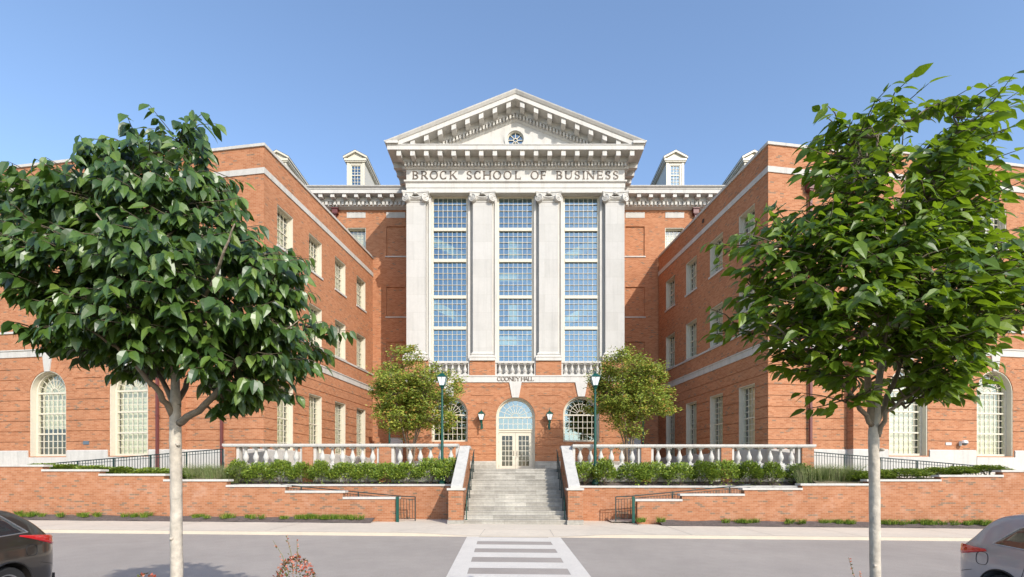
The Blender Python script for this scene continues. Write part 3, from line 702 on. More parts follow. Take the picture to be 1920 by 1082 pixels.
# entablature, cornice
mb = MB()
mb.mold(pp, [(-0.6, 20.45), (0.0, 20.45), (0.0, 20.74), (0.035, 20.75), (0.035, 21.03), (0.10, 21.09), (0.14, 21.10), (0.14, 21.20), (0.005, 21.22), (0.005, 21.945), (-0.6, 21.945)], 1)
ent = bpart(mb, 'entablature', M['stonec'])
mb = MB(); mb.mold(pp[:1] and [(-7.09, YB), (-7.09, YP), (7.09, YP), (7.09, YB)], [(-0.4, 21.94), (0.06, 21.94), (0.12, 22.0), (0.12, 22.02), (0.12, 22.25), (0.24, 22.28), (0.27, 22.30), (0.27, 22.60), (1.0, 22.60), (1.0, 22.86), (1.04, 22.88), (1.04, 22.93), (-0.4, 22.93)], 1)
cor = bpart(mb, 'cornice', M['stonec'])
bprof = [(-0.4, 21.88), (0.06, 21.88), (0.22, 21.95), (0.32, 21.97), (0.36, 22.02), (0.36, 22.25), (0.44, 22.28), (0.48, 22.30), (0.48, 22.603), (0.997, 22.603), (0.997, 22.86), (1.037, 22.88), (1.037, 22.927), (-0.4, 22.927)]
backs = []
for q in ([(-36, YB), (-7.1, YB)], [(7.1, YB), (36, YB)]):
    mb = MB(); mb.mold(q, bprof, 1); backs.append(bpart(mb, 'cornice', M['stonec']))
def along(mb, a, b, sp, wd, o0, o1, z0, z1, off=0.5, skip0=0, skip1=0, each=None):
    a, b = Vector(a), Vector(b); t = (b - a).normalized(); nrm = Vector((t.y, -t.x)); Ln = (b - a).length
    n = int((Ln - skip0 - skip1) / sp); st = skip0 + (Ln - skip0 - skip1 - n * sp) / 2 + sp * off
    for i in range(n):
        m_ = MB() if each else mb
        c = a + t * (st + i * sp); q = [c - t * wd / 2 + nrm * o0, c + t * wd / 2 + nrm * o0, c + t * wd / 2 + nrm * o1, c - t * wd / 2 + nrm * o1]
        m_.hexa([(p.x, p.y, z0) for p in q], [(p.x, p.y, z1) for p in q])
        if each: bpart(m_, 'modillion', M['stonec'], parent=each)
mb = MB()
along(mb, (-7.27, YP), (7.27, YP), 0.215, 0.115, 0.11, 0.29, 22.04, 22.25)
for a, b, s0, s1 in (((-7.09, YB), (-7.09, YP), 0.3, 0), ((7.09, YP), (7.09, YB), 0, 0.3)): along(mb, a, b, 0.215, 0.115, 0.11, 0.29, 22.04, 22.25, skip0=s0, skip1=s1)
bpart(mb, 'dentils', M['stonec'], parent=cor)
SPM = 0.868
along(None, (-9 * SPM, YP), (9 * SPM, YP), SPM - 1e-6, 0.28, 0.26, 0.92, 22.27, 22.597, each=cor)
along(None, (-7.09, YB), (-7.09, YP), SPM, 0.28, 0.26, 0.92, 22.27, 22.597, skip0=1.0, skip1=-0.3, each=cor); along(None, (7.09, YP), (7.09, YB), SPM, 0.28, 0.26, 0.92, 22.27, 22.597, skip0=-0.3, skip1=1.0, each=cor)
for cb, a, b, s0, s1 in ((backs[0], (-22, YB), (-7.09, YB), 0, 1.1), (backs[1], (7.09, YB), (22, YB), 1.1, 0)):
    along(None, a, b, SPM, 0.28, 0.47, 0.92, 22.36, 22.60, skip0=s0, skip1=s1, each=cb)
    mb = MB(); along(mb, a, b, 0.30, 0.17, 0.33, 0.52, 22.02, 22.25, skip0=s0 and 0.3, skip1=s1 and 0.3); bpart(mb, 'dentils', M['stonec'], parent=cb)
cy = [(0.3, 22.932), (1.03, 22.932), (1.08, 22.97), (1.16, 23.04), (1.17, 23.09), (0.3, 23.09)]
for q in ([(-36, YB), (-7.09, YB), (-7.09, YP - 1.14)], [(7.09, YP - 1.14), (7.09, YB), (36, YB)]):
    mb = MB(); mb.mold(q, cy, 1); bpart(mb, 'gutter_moulding', M['stonec'], parent=cor)
# pediment
SL = 0.398; ZA = 26.32; XE = 8.17
rk = [(1.17, 0), (1.15, -0.06), (1.05, -0.20), (1.0, -0.23), (1.0, -0.50), (0.28, -0.50), (0.28, -0.84), (0.24, -0.87), (0.10, -0.89), (0.10, -1.13), (0.10, -1.15), (0.0, -1.26), (-0.3, -1.26), (-0.3, 0)]
mb = MB(); N_s = 84; vs = []
for i in range(N_s + 1):
    x = -XE + 2 * XE * i / N_s
    for o, v in rk: vs.append((x, YP - o, max(22.935, ZA - SL * abs(x) + v)))
k = len(rk); mb.add(vs, [(i * k + j, i * k + (j + 1) % k, (i + 1) * k + (j + 1) % k, (i + 1) * k + j) for i in range(N_s) for j in range(k)] + [tuple(range(k))[::-1], tuple(N_s * k + j for j in range(k))])
ped = bpart(mb, 'pediment', M['stonec'])
mb = MB()
for k in range(-40, 40):
    x = (k + 0.5) * 0.215; t = lambda xx, v: ZA - SL * abs(xx) + v
    if t(x, -1.12) < 22.95: continue
    a, b = x - 0.057, x + 0.057
    mb.hexa([(a, YP - 0.30, t(a, -1.12)), (b, YP - 0.30, t(b, -1.12)), (b, YP - 0.09, t(b, -1.12)), (a, YP - 0.09, t(a, -1.12))], [(a, YP - 0.30, t(a, -0.90)), (b, YP - 0.30, t(b, -0.90)), (b, YP - 0.09, t(b, -0.90)), (a, YP - 0.09, t(a, -0.90))])
bpart(mb, 'dentils', M['stonec'], parent=ped)
for k in range(-9, 9):
    x = (k + 0.5) * SPM; a, b = x - 0.14, x + 0.14; lo = lambda xx: max(22.94, ZA - SL * abs(xx) - 0.83); hi = lambda xx: ZA - SL * abs(xx) - 0.502
    if hi(x) < 22.98: continue
    mb = MB(); mb.hexa([(a, YP - 0.92, lo(a)), (b, YP - 0.92, lo(b)), (b, YP - 0.26, lo(b)), (a, YP - 0.26, lo(a))], [(a, YP - 0.92, hi(a)), (b, YP - 0.92, hi(b)), (b, YP - 0.26, hi(b)), (a, YP - 0.26, hi(a))]); bpart(mb, 'modillion', M['stonec'], parent=ped)
mb = MB(); OZ = 23.92; RO = 0.72; za = 25.45; xb = (za - 22.93) / SL; n = 48; inn = []; out = []
angs = [2 * math.pi * i / n for i in range(n)]
for a in angs:
    c, s_ = math.cos(a), math.sin(a); inn.append((RO * c, OZ + RO * s_)); best = 1e9
    if s_ < -1e-6: best = min(best, (22.93 - OZ) / s_)
    d = s_ + SL * abs(c)
    if d > 1e-6: best = min(best, (za - OZ) / d)
    out.append((best * c, OZ + best * s_))
vs = [(x, YP + 0.02, z) for x, z in inn + out]; fs = [(i, (i + 1) % n, n + (i + 1) % n, n + i) for i in range(n)]
mb.add(vs, fs); mb.add([(-xb, YP + 0.024, 22.9), (-0.9, YP + 0.024, 22.9), (-xb, YP + 0.024, 22.95)], [(0, 1, 2)])
for s_ in (-1, 1):   # outer corners of the field
    mb.add([(s_ * xb, YP + 0.021, 22.93), (s_ * 2.0, YP + 0.021, 22.93), (s_ * 2.0, YP + 0.021, za - SL * 2.0)], [(0, 1, 2)])
bpart(mb, 'tympanum', M['stonec'], parent=ped)
mb = MB(); arcbar(mb, 0, OZ, 0.54, 0.735, 0, 2 * math.pi, YP - 0.05, YP + 0.2, 40); bpart(mb, 'oculus_trim', M['stonec'], parent=ped)
mb = MB(); arcbar(mb, 0, OZ, 0.48, 0.545, 0, 2 * math.pi, YP + 0.06, YP + 0.2, 32); arcbar(mb, 0, OZ, 0.10, 0.145, 0, 2 * math.pi, YP + 0.10, YP + 0.16, 16)
for i in range(8): mb.box(0.14, 0.49, -0.02, 0.02, -0.018, 0.018, Matrix.Translation((0, YP + 0.13, OZ)) @ Matrix.Rotation(math.pi * i / 4, 4, 'Y'))
oc = bpart(mb, 'round_window', M['frame'], parent=ped)
mb = MB(); mb.add([(0.5 * math.cos(a), YP + 0.17, OZ + 0.5 * math.sin(a)) for a in angs], [tuple(range(n))]); bpart(mb, 'pane', M['glass'], parent=ped)
# roofs
mb = MB()
for s_ in (-1, 1): mb.quad((0, YP + 0.25, ZA - 0.02), (s_ * 8.25, YP + 0.25, ZA - 0.02 - SL * 8.25), (s_ * 8.25, 52, ZA - 0.02 - SL * 8.25), (0, 52, ZA - 0.02))
mb.quad((-36.5, 36.32, 23.085), (36.5, 36.32, 23.085), (36.5, 49, 28.7), (-36.5, 49, 28.7)); mb.quad((-36.5, 49, 28.7), (36.5, 49, 28.7), (36.5, 62, 23), (-36.5, 62, 23))
bpart(mb, 'slate_roof', M['slate'])
# dormers
def dormer(x):
    yf, yb = 38.8, 43.6; mb = MB()
    ops = [dict(u0=x - 0.38, u1=x + 0.38, z0=24.55, z1=26.1)]
    wall(mb, (0, yf), (1, 0), (0, -1), x - 0.69, x + 0.69, 23.6, 26.5, ops, 0.12)
    for s_ in (-1, 1): mb.quad((x + s_ * 0.69, yf, 23.6), (x + s_ * 0.69, yb, 23.6), (x + s_ * 0.69, yb, 26.5), (x + s_ * 0.69, yf, 26.5))
    for s_ in (-1, 1): mb.box(*sorted((x + s_ * 0.69, x + s_ * 0.50)), yf - 0.04, yf + 0.01, 23.6, 26.35)
    mb.box(x - 0.86, x + 0.86, yf - 0.17, yb, 26.35, 26.52); mb.box(x - 0.80, x + 0.80, yf - 0.12, yb - 0.01, 26.27, 26.35)
    mb.add([(x - 0.78, yf - 0.06, 26.52), (x + 0.78, yf - 0.06, 26.52), (x, yf - 0.06, 27.0)], [(0, 1, 2)])
    d = bpart(mb, 'dormer', M['frame'])
    mb = MB()
    for s_ in (-1, 1):
        mb.hexa([(x, yf - 0.22, 26.99), (x + s_ * 0.93, yf - 0.22, 26.50), (x + s_ * 0.93, yb, 26.50), (x, yb, 26.99)], [(x, yf - 0.22, 27.13), (x + s_ * 0.93, yf - 0.22, 26.64), (x + s_ * 0.93, yb, 26.64), (x, yb, 27.13)])
    bpart(mb, 'gable_trim', M['frame'], parent=d)
    mb = MB(); mb.quad((x, yf - 0.23, 27.145), (x - 0.95, yf - 0.23, 26.655), (x - 0.95, yb, 26.655), (x, yb, 27.145)); mb.quad((x, yf - 0.23, 27.145), (x + 0.95, yf - 0.23, 26.655), (x + 0.95, yb, 26.655), (x, yb, 27.145)); bpart(mb, 'dormer_roof', M['slate'], parent=d)
    mb = MB(); mb.box(x - 0.385, x - 0.33, yf + 0.04, yf + 0.12, 24.54, 26.11); mb.box(x + 0.33, x + 0.385, yf + 0.04, yf + 0.12, 24.54, 26.11); mb.box(x - 0.33, x + 0.33, yf + 0.04, yf + 0.12, 26.03, 26.11); mb.box(x - 0.33, x + 0.33, yf + 0.04, yf + 0.12, 25.28, 25.35)
    grid(mb, x - 0.33, x + 0.33, 24.55, 26.05, 3, 6, 0.03, yf + 0.06, yf + 0.1); bpart(mb, 'dormer_window', M['frame'], parent=d)
    mb = MB(); mb.quad((x - 0.34, yf + 0.09, 24.5), (x + 0.34, yf + 0.09, 24.5), (x + 0.34, yf + 0.09, 26.1), (x - 0.34, yf + 0.09, 26.1)); bpart(mb, 'pane', M['glass'], parent=d)
for x in (-18.4, -12.35, 12.35, 18.4): dormer(x)

# lower windows and the entrance of the portico
for s_ in (-1, 1):
    o = arched(2.36, 6.02 - 4.25, 7, 4, bld, sections=1, sillh=0.12, low=0.0, blind=False, ft=0.14, gm='glassa', depth=2.5)
    place(o, Vector((0, YP)), Vector((1, 0)), Vector((0, -1)), ARX * s_, 4.25, 0.34)
o = arched(2.54, 5.86 - 2.45, 7, 2, bld, sections=1, blind=False, transom_from=2.62, ft=0.17, gm='glassa', depth=2.5); o.name = 'entrance_frame'
place(o, Vector((0, YP)), Vector((1, 0)), Vector((0, -1)), 0, 2.45, 0.34)
yd = YP + 0.38
mb = MB(); mb.box(-1.11, 1.11, yd, yd + 0.14, 4.93, 5.07); mb.box(-1.11, 1.11, yd - 0.03, yd + 0.1, 4.88, 4.93); mb.box(-1.11, 1.11, yd - 0.05, yd + 0.1, 5.02, 5.10)
bpart(mb, 'entrance_transom', M['frame'])
for s_ in (-1, 1):
    mb = MB(); a, b = (0.006, 1.10); X = lambda p, q: sorted((s_ * p, s_ * q)); y0, y1 = yd + 0.02, yd + 0.09
    mb.box(*X(a, a + 0.20), y0, y1, 2.46, 4.875); mb.box(*X(b - 0.21, b), y0, y1, 2.46, 4.875); mb.box(*X(a + 0.20, b - 0.21), y0, y1, 4.66, 4.875); mb.box(*X(a + 0.20, b - 0.21), y0, y1, 2.46, 2.68)
    x0, x1 = X(a + 0.20, b - 0.21); grid(mb, x0, x1, 2.68, 4.66, 3, 6, 0.035, y0 + 0.015, y0 + 0.045)
    d = bpart(mb, 'entrance_door', M['frame'])
    mb = MB(); mb.quad((x0, y0 + 0.05, 2.68), (x1, y0 + 0.05, 2.68), (x1, y0 + 0.05, 4.66), (x0, y0 + 0.05, 4.66)); bpart(mb, 'pane', glassmat('door_glass', 0.07, (0.8, 0.75, 0.65)) if s_ < 0 else bpy.data.materials['door_glass'], parent=d)
    mb = MB(); c = s_ * 0.105; mb.tube([(c, y0 - 0.01, 3.35), (c, y0 - 0.06, 3.40), (c, y0 - 0.06, 3.62), (c, y0 - 0.01, 3.67)], 0.014, 6); bpart(mb, 'handle', M['letter'], parent=d)
    mb = MB()
    for z in (2.6, 3.4, 4.2, 4.75): mb.tube([(s_ * 1.10, y0 - 0.012, z), (s_ * 1.10, y0 - 0.012, z + 0.11)], 0.016, 6)
    bpart(mb, 'hinges', M['letter'], parent=d)
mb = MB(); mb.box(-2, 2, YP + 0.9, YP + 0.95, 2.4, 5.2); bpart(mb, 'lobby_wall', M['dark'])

# ---- lettering (serif capitals built from strokes, unit cap height 1)
def letter(mb, ch, x, z, h, w_, T=0.15, t=0.07, y0=0, y1=-0.03):
    k = [0]
    def poly(P):
        k[0] += 1; yy = y1 - 0.0006 * k[0]; n = len(P)
        vs = [(x + a * h, y0, z + b * h) for a, b in P] + [(x + a * h, yy, z + b * h) for a, b in P]
        mb.add(vs, [tuple(range(n)), tuple(range(2 * n - 1, n - 1, -1))] + [(i, (i + 1) % n, n + (i + 1) % n, n + i) for i in range(n)])
    def bar(a, b, c, d, wd):
        L_ = math.hypot(c - a, d - b) or 1; px, pz = -(d - b) / L_ * wd / 2, (c - a) / L_ * wd / 2
        poly([(a + px, b + pz), (a - px, b - pz), (c - px, d - pz), (c + px, d + pz)])
    def ser(c, zz_, wd=0.30): poly([(c - wd / 2, zz_), (c + wd / 2, zz_), (c + wd / 2, zz_ + 0.06), (c - wd / 2, zz_ + 0.06)])
    def stem(c, a=0, b=1, s0=1, s1=1):
        bar(c, a, c, b, T)
        if s0: ser(c, a)
        if s1: ser(c, b - 0.06)
    def arc(cx_, cz, rx, rz, a0, a1, n=14):
        pr = None
        for i in range(n + 1):
            a = R(a0 + (a1 - a0) * i / n); c, s_ = math.cos(a), math.sin(a); th = t + (T - t) * abs(c) ** 1.5
            cur = ((cx_ + (rx) * c, cz + rz * s_), (cx_ + (rx - th) * c, cz + (rz - th) * s_))
            if pr: poly([pr[0], cur[0], cur[1], pr[1]])
            pr = cur
    hw = w_ / 2
    if ch == 'B': stem(-hw + T / 2 + .05); bar(-hw + .1, .965, 0, .965, t); bar(-hw + .1, .52, 0, .52, t); bar(-hw + .1, .035, 0, .035, t); arc(0, .75, hw - .05, .25, -90, 90); arc(0, .275, hw, .275, -90, 90)
    elif ch == 'R': stem(-hw + T / 2 + .05); bar(-hw + .1, .965, 0, .965, t); bar(-hw + .1, .48, 0, .48, t); arc(0, .725, hw - .08, .275, -90, 90); bar(0.02, .47, hw - .02, .02, T); ser(hw - .02, 0, .2)
    elif ch == 'O': arc(0, .5, hw, .52, 0, 360, 28)
    elif ch == 'C': arc(0, .5, hw, .52, 50, 310, 22); bar(hw * .66, .98, hw * .66, .72, t); bar(hw * .66, .06, hw * .72, .26, t)
    elif ch == 'K': stem(-hw + T / 2 + .05); bar(-hw + .22, .45, hw - .1, .95, t); bar(-.06, .56, hw - .05, .02, T); ser(hw - .1, .94, .22); ser(hw - .02, 0, .22)
    elif ch == 'S':
        arc(0, .745, hw, .255, 60, 270, 14); arc(0, .26, hw, .265, 90, -120, 14); bar(hw * .62, .98, hw * .62, .74, t); bar(-hw * .72, .03, -hw * .72, .27, t)
    elif ch == 'H': stem(-hw + T / 2 + .03); stem(hw - T / 2 - .03); bar(-hw + .1, .51, hw - .1, .51, t)
    elif ch == 'L': stem(-hw + T / 2 + .05); bar(-hw + .1, .035, hw, .035, t); bar(hw - .03, 0, hw - .01, .24, t)
    elif ch in 'EF':
        stem(-hw + T / 2 + .05); bar(-hw + .1, .965, hw - .03, .965, t); bar(-hw + .1, .5, hw - .12, .5, t); bar(hw - .05, .78, hw - .04, 1, t); bar(hw - .13, .40, hw - .13, .60, t)
        if ch == 'E': bar(-hw + .1, .035, hw, .035, t); bar(hw - .02, 0, hw, .24, t)
    elif ch == 'U': stem(-hw + T / 2 + .04, .3, 1, 0, 1); bar(hw - t, .3, hw - t, 1, t); ser(hw - t, .94, .26); arc(-0.005, .3, hw - .04, .32, 180, 360, 14)
    elif ch == 'I': stem(0)
    elif ch == 'N': bar(-hw + .08, 0, -hw + .08, 1, t); bar(hw - .08, 0, hw - .08, 1, t); bar(-hw + .08, .97, hw - .08, .03, T); ser(-hw + .06, .94, .24); ser(hw - .08, .94, .24); ser(-hw + .08, 0, .24)
    elif ch == 'Y': bar(0, 0, 0, .48, T); bar(0, .45, -hw + .06, .96, T); bar(0, .45, hw - .06, .96, t); ser(0, 0); ser(-hw + .06, .94, .26); ser(hw - .06, .94, .24)
    elif ch == 'A': bar(0, 1.0, -hw + .06, .03, t); bar(0, 1.0, hw - .06, .03, T); bar(-hw * .55, .34, hw * .5, .34, t); ser(-hw + .06, 0, .24); ser(hw - .06, 0, .26)
WD = dict(B=.74, R=.80, O=1.0, C=.9, K=.86, S=.64, H=.98, L=.72, F=.68, U=.88, I=.3, N=.94, E=.72, Y=.86, A=.88)
def inscription(txt, xs_, z, h, y, par, name):
    for ch, x in zip(txt, xs_): mb = MB(); letter(mb, ch, x, z, h, WD[ch], T=0.15 if h > .4 else .17, t=0.07 if h > .4 else .08, y0=y, y1=y - 0.035); bpart(mb, 'letter', M['letter'], parent=par)
kx = 31.6 and (YP / 940)
cx1 = [285, 345, 410, 475, 540, 650, 707, 770, 838, 908, 978, 1092, 1150, 1258, 1320, 1380, 1423, 1470, 1532, 1587, 1640]
inscription('BROCKSCHOOLOFBUSINESS', [((c / 3.6075 + 700) - 966.5) * kx for c in cx1], 21.31, 0.52, YP - 0.004, ent, 'inscription')
cx2 = [850, 877, 903, 931, 954, 979, 1012, 1034, 1056, 1075]
o = inscription('COONEYHALL', [((c / 3.6075 + 700) - 966.5) * kx for c in cx2], 8.185, 0.27, YP - 0.058, pstr, 'inscription')

# ---- balusters, shared
BAL = [(0.0, 0), (0.105, 0.0), (0.105, 0.05), (0.075, 0.06), (0.085, 0.09), (0.06, 0.115), (0.06, 0.14), (0.10, 0.20), (0.128, 0.28), (0.115, 0.36), (0.075, 0.45), (0.052, 0.53), (0.055, 0.60), (0.075, 0.615), (0.06, 0.63), (0.06, 0.66), (0.105, 0.68), (0.105, 0.72), (0.0, 0.72)]
def baluster_mesh():
    mb = MB(); mb.lathe([(r, z) for r, z in BAL[3:-4]], 14); mb.box(-0.125, 0.125, -0.125, 0.125, 0, 0.06); mb.box(-0.115, 0.115, -0.115, 0.115, 0.655, 0.72)
    mb.lathe([(0.06, 0.62), (0.06, 0.66)], 12)
    o = mb.build('baluster', M['stonec']); me = o.data
    for p in me.polygons: p.use_smooth = len(p.vertices) == 4 and abs(p.normal.z) < 0.98 and 0.06 < p.center.z < 0.65
    bpy.data.objects.remove(o); return me
BM = baluster_mesh()
def baluster(par, loc, s=(1, 1, 1)):
    o = bpy.data.objects.new('baluster', BM); COL.objects.link(o); o.parent = par; o.location = loc; o.scale = s; return o
for i, xc in enumerate((-4.31, 0, 4.31)):
    mb = MB(); a, b = xc - 1.325, xc + 1.325
    mb.box(a, b, YP - 0.05, YP + 0.27, 9.36, 9.48); mb.box(a, b, YP - 0.03, YP + 0.25, 8.552, 8.62)
    for e in (a + 0.05, b - 0.05): mb.box(e - 0.05, e + 0.05, YP, YP + 0.22, 8.62, 9.36)
    p = bpart(mb, 'balcony_balustrade', M['stonec'])
    for k in range(6): baluster(p, (xc + (k - 2.5) * 0.41, YP + 0.11, 8.62), (0.95, 0.95, 1.03))

# ================================================================== TERRACE, STAIRS, WALLS
def flat(name, pts, z, m):
    mb = MB(); mb.add([(x, y, z) for x, y in pts], [tuple(range(len(pts)))]); tag(mb.build(name, m), kind='structure')
TF = 2.37
flat('terrace', [(-2.12, 24.86), (2.12, 24.86), (2.12, 24.2), (13.9, 24.2), (36, 28.8), (36, 38), (-36, 38), (-36, 28.8), (-13.9, 24.2), (-2.12, 24.2)], TF, M['concrete'])
NST = 14; TR = 0.30; RS = TF / NST; Y0S = 20.95
st = thing('stone_staircase', 'wide flight of weathered pale stone steps up to the terrace and entrance doors', 'staircase', (0, Y0S, 0))
for i in range(NST):
    mb = MB(); y = Y0S + TR * i; z = RS * (i + 1)
    y2 = Y0S + TR * (NST - 1) + 0.25 if i == NST - 1 else y + TR
    mb.box(-2.17, 2.17, y - 0.02 - Y0S, y2 - Y0S + 0.02, z - 0.06, z - (0.0 if i < NST - 1 else -0.003)); mb.box(-2.17, 2.17, y - Y0S, y2 - Y0S, -0.3 if i == 0 else z - RS - 0.02, z - 0.061)
    mb.build('step', M['stoneg'], st)
def sloped(mb, x0, x1, y0, z0, y1, z1, th): mb.hexa([(x0, y0, z0 - th), (x1, y0, z0 - th), (x1, y1, z1 - th), (x0, y1, z1 - th)], [(x0, y0, z0), (x1, y0, z0), (x1, y1, z1), (x0, y1, z1)])
for s_, nm in ((-1, 'left'), (1, 'right')):
    c = thing('stair_wall', 'brick cheek wall with sloping limestone coping on the %s side of the steps' % nm, 'stair wall', (2.45 * s_, 20.78, 0))
    X = lambda a, b: sorted(((a - 2.45) * s_, (b - 2.45) * s_))
    mb = MB(); x0, x1 = X(2.18, 2.78); mb.box(x0, x1, 0.0, 0.6, 0.18, 1.42)
    xa, xb = X(2.24, 2.64); mb.hexa([(xa, 0.58, -0.3), (xb, 0.58, -0.3), (xb, 3.5, -0.3), (xa, 3.5, -0.3)], [(xa, 0.58, 1.78), (xb, 0.58, 1.78), (xb, 3.5, 3.36), (xa, 3.5, 3.36)])
    mb.box(xa, xb, 3.5, 4.1, -0.3, 3.36); mb.box(xa, xb, 0.0, 0.581, 1.5, 1.505); mb.hexa([(xa, 0.04, 1.4), (xb, 0.04, 1.4), (xb, 0.582, 1.4), (xa, 0.582, 1.4)], [(xa, 0.04, 1.50), (xb, 0.04, 1.50), (xb, 0.582, 1.77), (xa, 0.582, 1.77)])
    mb.build('brick_body', M['brickw'], c)
    mb = MB(); x0, x1 = X(2.12, 2.84); mb.box(x0, x1, -0.06, 0.62, 1.42, 1.505); mb.build('cap', M['stone'], c)
    mb = MB(); x0, x1 = X(2.20, 2.68); sloped(mb, x0, x1, 0.0, 1.60, 3.42, 3.47, 0.12); mb.box(x0, x1, 3.42, 4.15, 3.35, 3.47); mb.build('coping', M['stone'], c)
    mb = MB(); x0, x1 = X(2.14, 2.82); mb.box(x0, x1, -0.04, 0.64, -0.3, 0.18); mb.build('plinth', M['stoneg'], c)
    # handrail
    h = thing('stair_handrail', 'dark green metal handrail on slim posts along the %s edge of the steps' % nm, 'handrail', (2.06 * s_, 20.9, 0))
    zn = lambda y: (y - Y0S) * RS / TR + RS
    top = [(0, Y0S - 0.05 - 20.9 - 0.05, 0.70), (0, 21.02 - 20.9, 0.98), (0, 21.1 - 20.9, zn(21.1) + 0.90), (0, 24.7 - 20.9, zn(24.7) + 0.90), (0, 25.1 - 20.9, TF + 0.95)]
    mb = MB(); mb.tube(top[1:], 0.024, 8); mb.build('top_rail', M['black'], h)
    mb = MB(); mb.tube([(0, 0.2, zn(21.1) + 0.62), (0, 3.8, zn(24.7) + 0.62)], 0.014, 6); mb.build('lower_rail', M['black'], h)
    for y in (21.04, 21.75, 22.5, 23.25, 24.0, 24.75):
        mb = MB(); i = max(0, min(NST - 1, int((y - Y0S) / TR))); zb = RS * (i + 1)
        mb.tube([(0, y - 20.9, zb - 0.01), (0, y - 20.9, max(0.98, min(zn(y) + 0.9, TF + 0.95)))], 0.021, 8); mb.tube([(0, y - 20.9, zb), (0, y - 20.9, zb + 0.03)], 0.045, 8); mb.build('post', M['green'] if y < 21.2 else M['black'], h)

# terrace balustrades
YBAL = 23.9
def balustrade(s_, nm, piers, xend, zoff):
    b = thing('balustrade', 'pale stone baluster railing between brick piers, %s of the entrance steps' % nm, 'balustrade', (8 * s_, YBAL, 2.3))
    L_ = lambda x: x - 8 * s_
    edges = [xend]
    for a, c in piers:
        mb = MB(); mb.box(*sorted((L_(a), L_(c))), -0.24, 0.24, -0.9, 1.06 + zoff); mb.build('brick_pier', M['brickw'], b)
    allx = [xend] + [v for p in piers for v in p]; lo, hi = min(allx), max(allx)
    mb = MB(); mb.box(L_(lo) - (0 if s_ > 0 else 0.06), L_(hi) + (0.06 if s_ > 0 else 0), -0.27, 0.27, 1.062 + zoff, 1.10 + zoff); mb.box(L_(lo) - (0 if s_ > 0 else 0.08), L_(hi) + (0.08 if s_ > 0 else 0), -0.30, 0.30, 1.10 + zoff, 1.20 + zoff); mb.build('top_rail', M['stone'], b)
    mb = MB(); srt = sorted([tuple(sorted(p)) for p in piers]); bays = []
    cur = lo if s_ > 0 else srt[0][1]
    if s_ > 0:
        for p in srt: bays.append((cur, p[0])); cur = p[1]
    else:
        for p, q_ in zip(srt, srt[1:]): bays.append((p[1], q_[0]))
        bays.append((srt[-1][1], hi))
    for a, c in bays:
        mb.box(L_(a), L_(c), -0.20, 0.20, -0.9, 0.12); mb.box(L_(a), L_(c), -0.16, 0.16, 0.12, 0.24)
        mb.box(L_(a), L_(a) + 0.13, -0.15, 0.15, 0.24, 1.06 + zoff); mb.box(L_(c) - 0.13, L_(c), -0.15, 0.15, 0.24, 1.06 + zoff)
    mb.build('base_rail', M['stone'], b)
    for a, c in bays:
        m0, m1 = a + 0.13, c - 0.13; sp = (m1 - m0) / 6
        for k in range(6): baluster(b, (L_(m0 + sp * (k + 0.5)), 0, 0.24), (1.05, 1.05, (0.82 + zoff) / 0.72))
balustrade(-1, 'left', [(-13.74, -13.22), (-10.07, -9.57), (-6.43, -5.88)], -2.7, 0.03)
balustrade(1, 'right', [(5.94, 6.41), (9.72, 10.23), (13.53, 14.09)], 2.7, 0.0)

# garden walls in steps
def stepwall(label, segs, y, th, group=None, z0=-0.3):
    xm = (segs[0][0] + segs[-1][1]) / 2
    t = thing('retaining_wall', label, 'retaining wall', (xm, y, 0), 0, group)
    mb = MB()
    for a, b, z in segs: mb.box(a - xm, b - xm, 0, th, z0, z - 0.09)
    mb.build('brick_wall', M['brickw'], t)
    for i, (a, b, z) in enumerate(segs):
        lz = [s_[2] for s_ in segs]
        ea = 0.10 if (i > 0 and lz[i - 1] < z) or i == 0 else -0.002; eb = 0.10 if (i < len(segs) - 1 and lz[i + 1] < z) or i == len(segs) - 1 else -0.002
        mb = MB(); mb.box(a - xm - ea, b - xm + eb, -0.05, th + 0.05, z - 0.09, z); mb.build('coping', M['stone'], t)
WL_ = [(-45, -20.3, 2.5), (-20.3, -17.85, 2.30), (-17.85, -15.08, 2.11), (-15.08, -12.4, 1.87), (-12.4, -9.87, 1.63), (-9.87, -7.4, 1.38), (-7.4, -5.1, 1.11)]
WR_ = [(5.23, 7.15, 1.02), (7.15, 9.82, 1.25), (9.82, 12.3, 1.5), (12.3, 15.15, 1.69), (15.15, 18.24, 1.87), (18.24, 20.9, 2.06), (20.9, 45, 2.27)]
stepwall('long brick street wall with stepped pale coping, left of the entrance steps', WL_, 21.5, 0.34)
stepwall('long brick street wall with stepped pale coping, right of the entrance steps', WR_, 21.5, 0.34)
stepwall('plain brick planter wall with flat coping under the left hedge, beside the ramp opening', [(-13.4, -2.66, 1.64)], 22.9, 0.3)
stepwall('plain brick planter wall with flat coping under the right hedge, beside the ramp opening', [(2.66, 13.4, 1.57)], 22.9, 0.3)
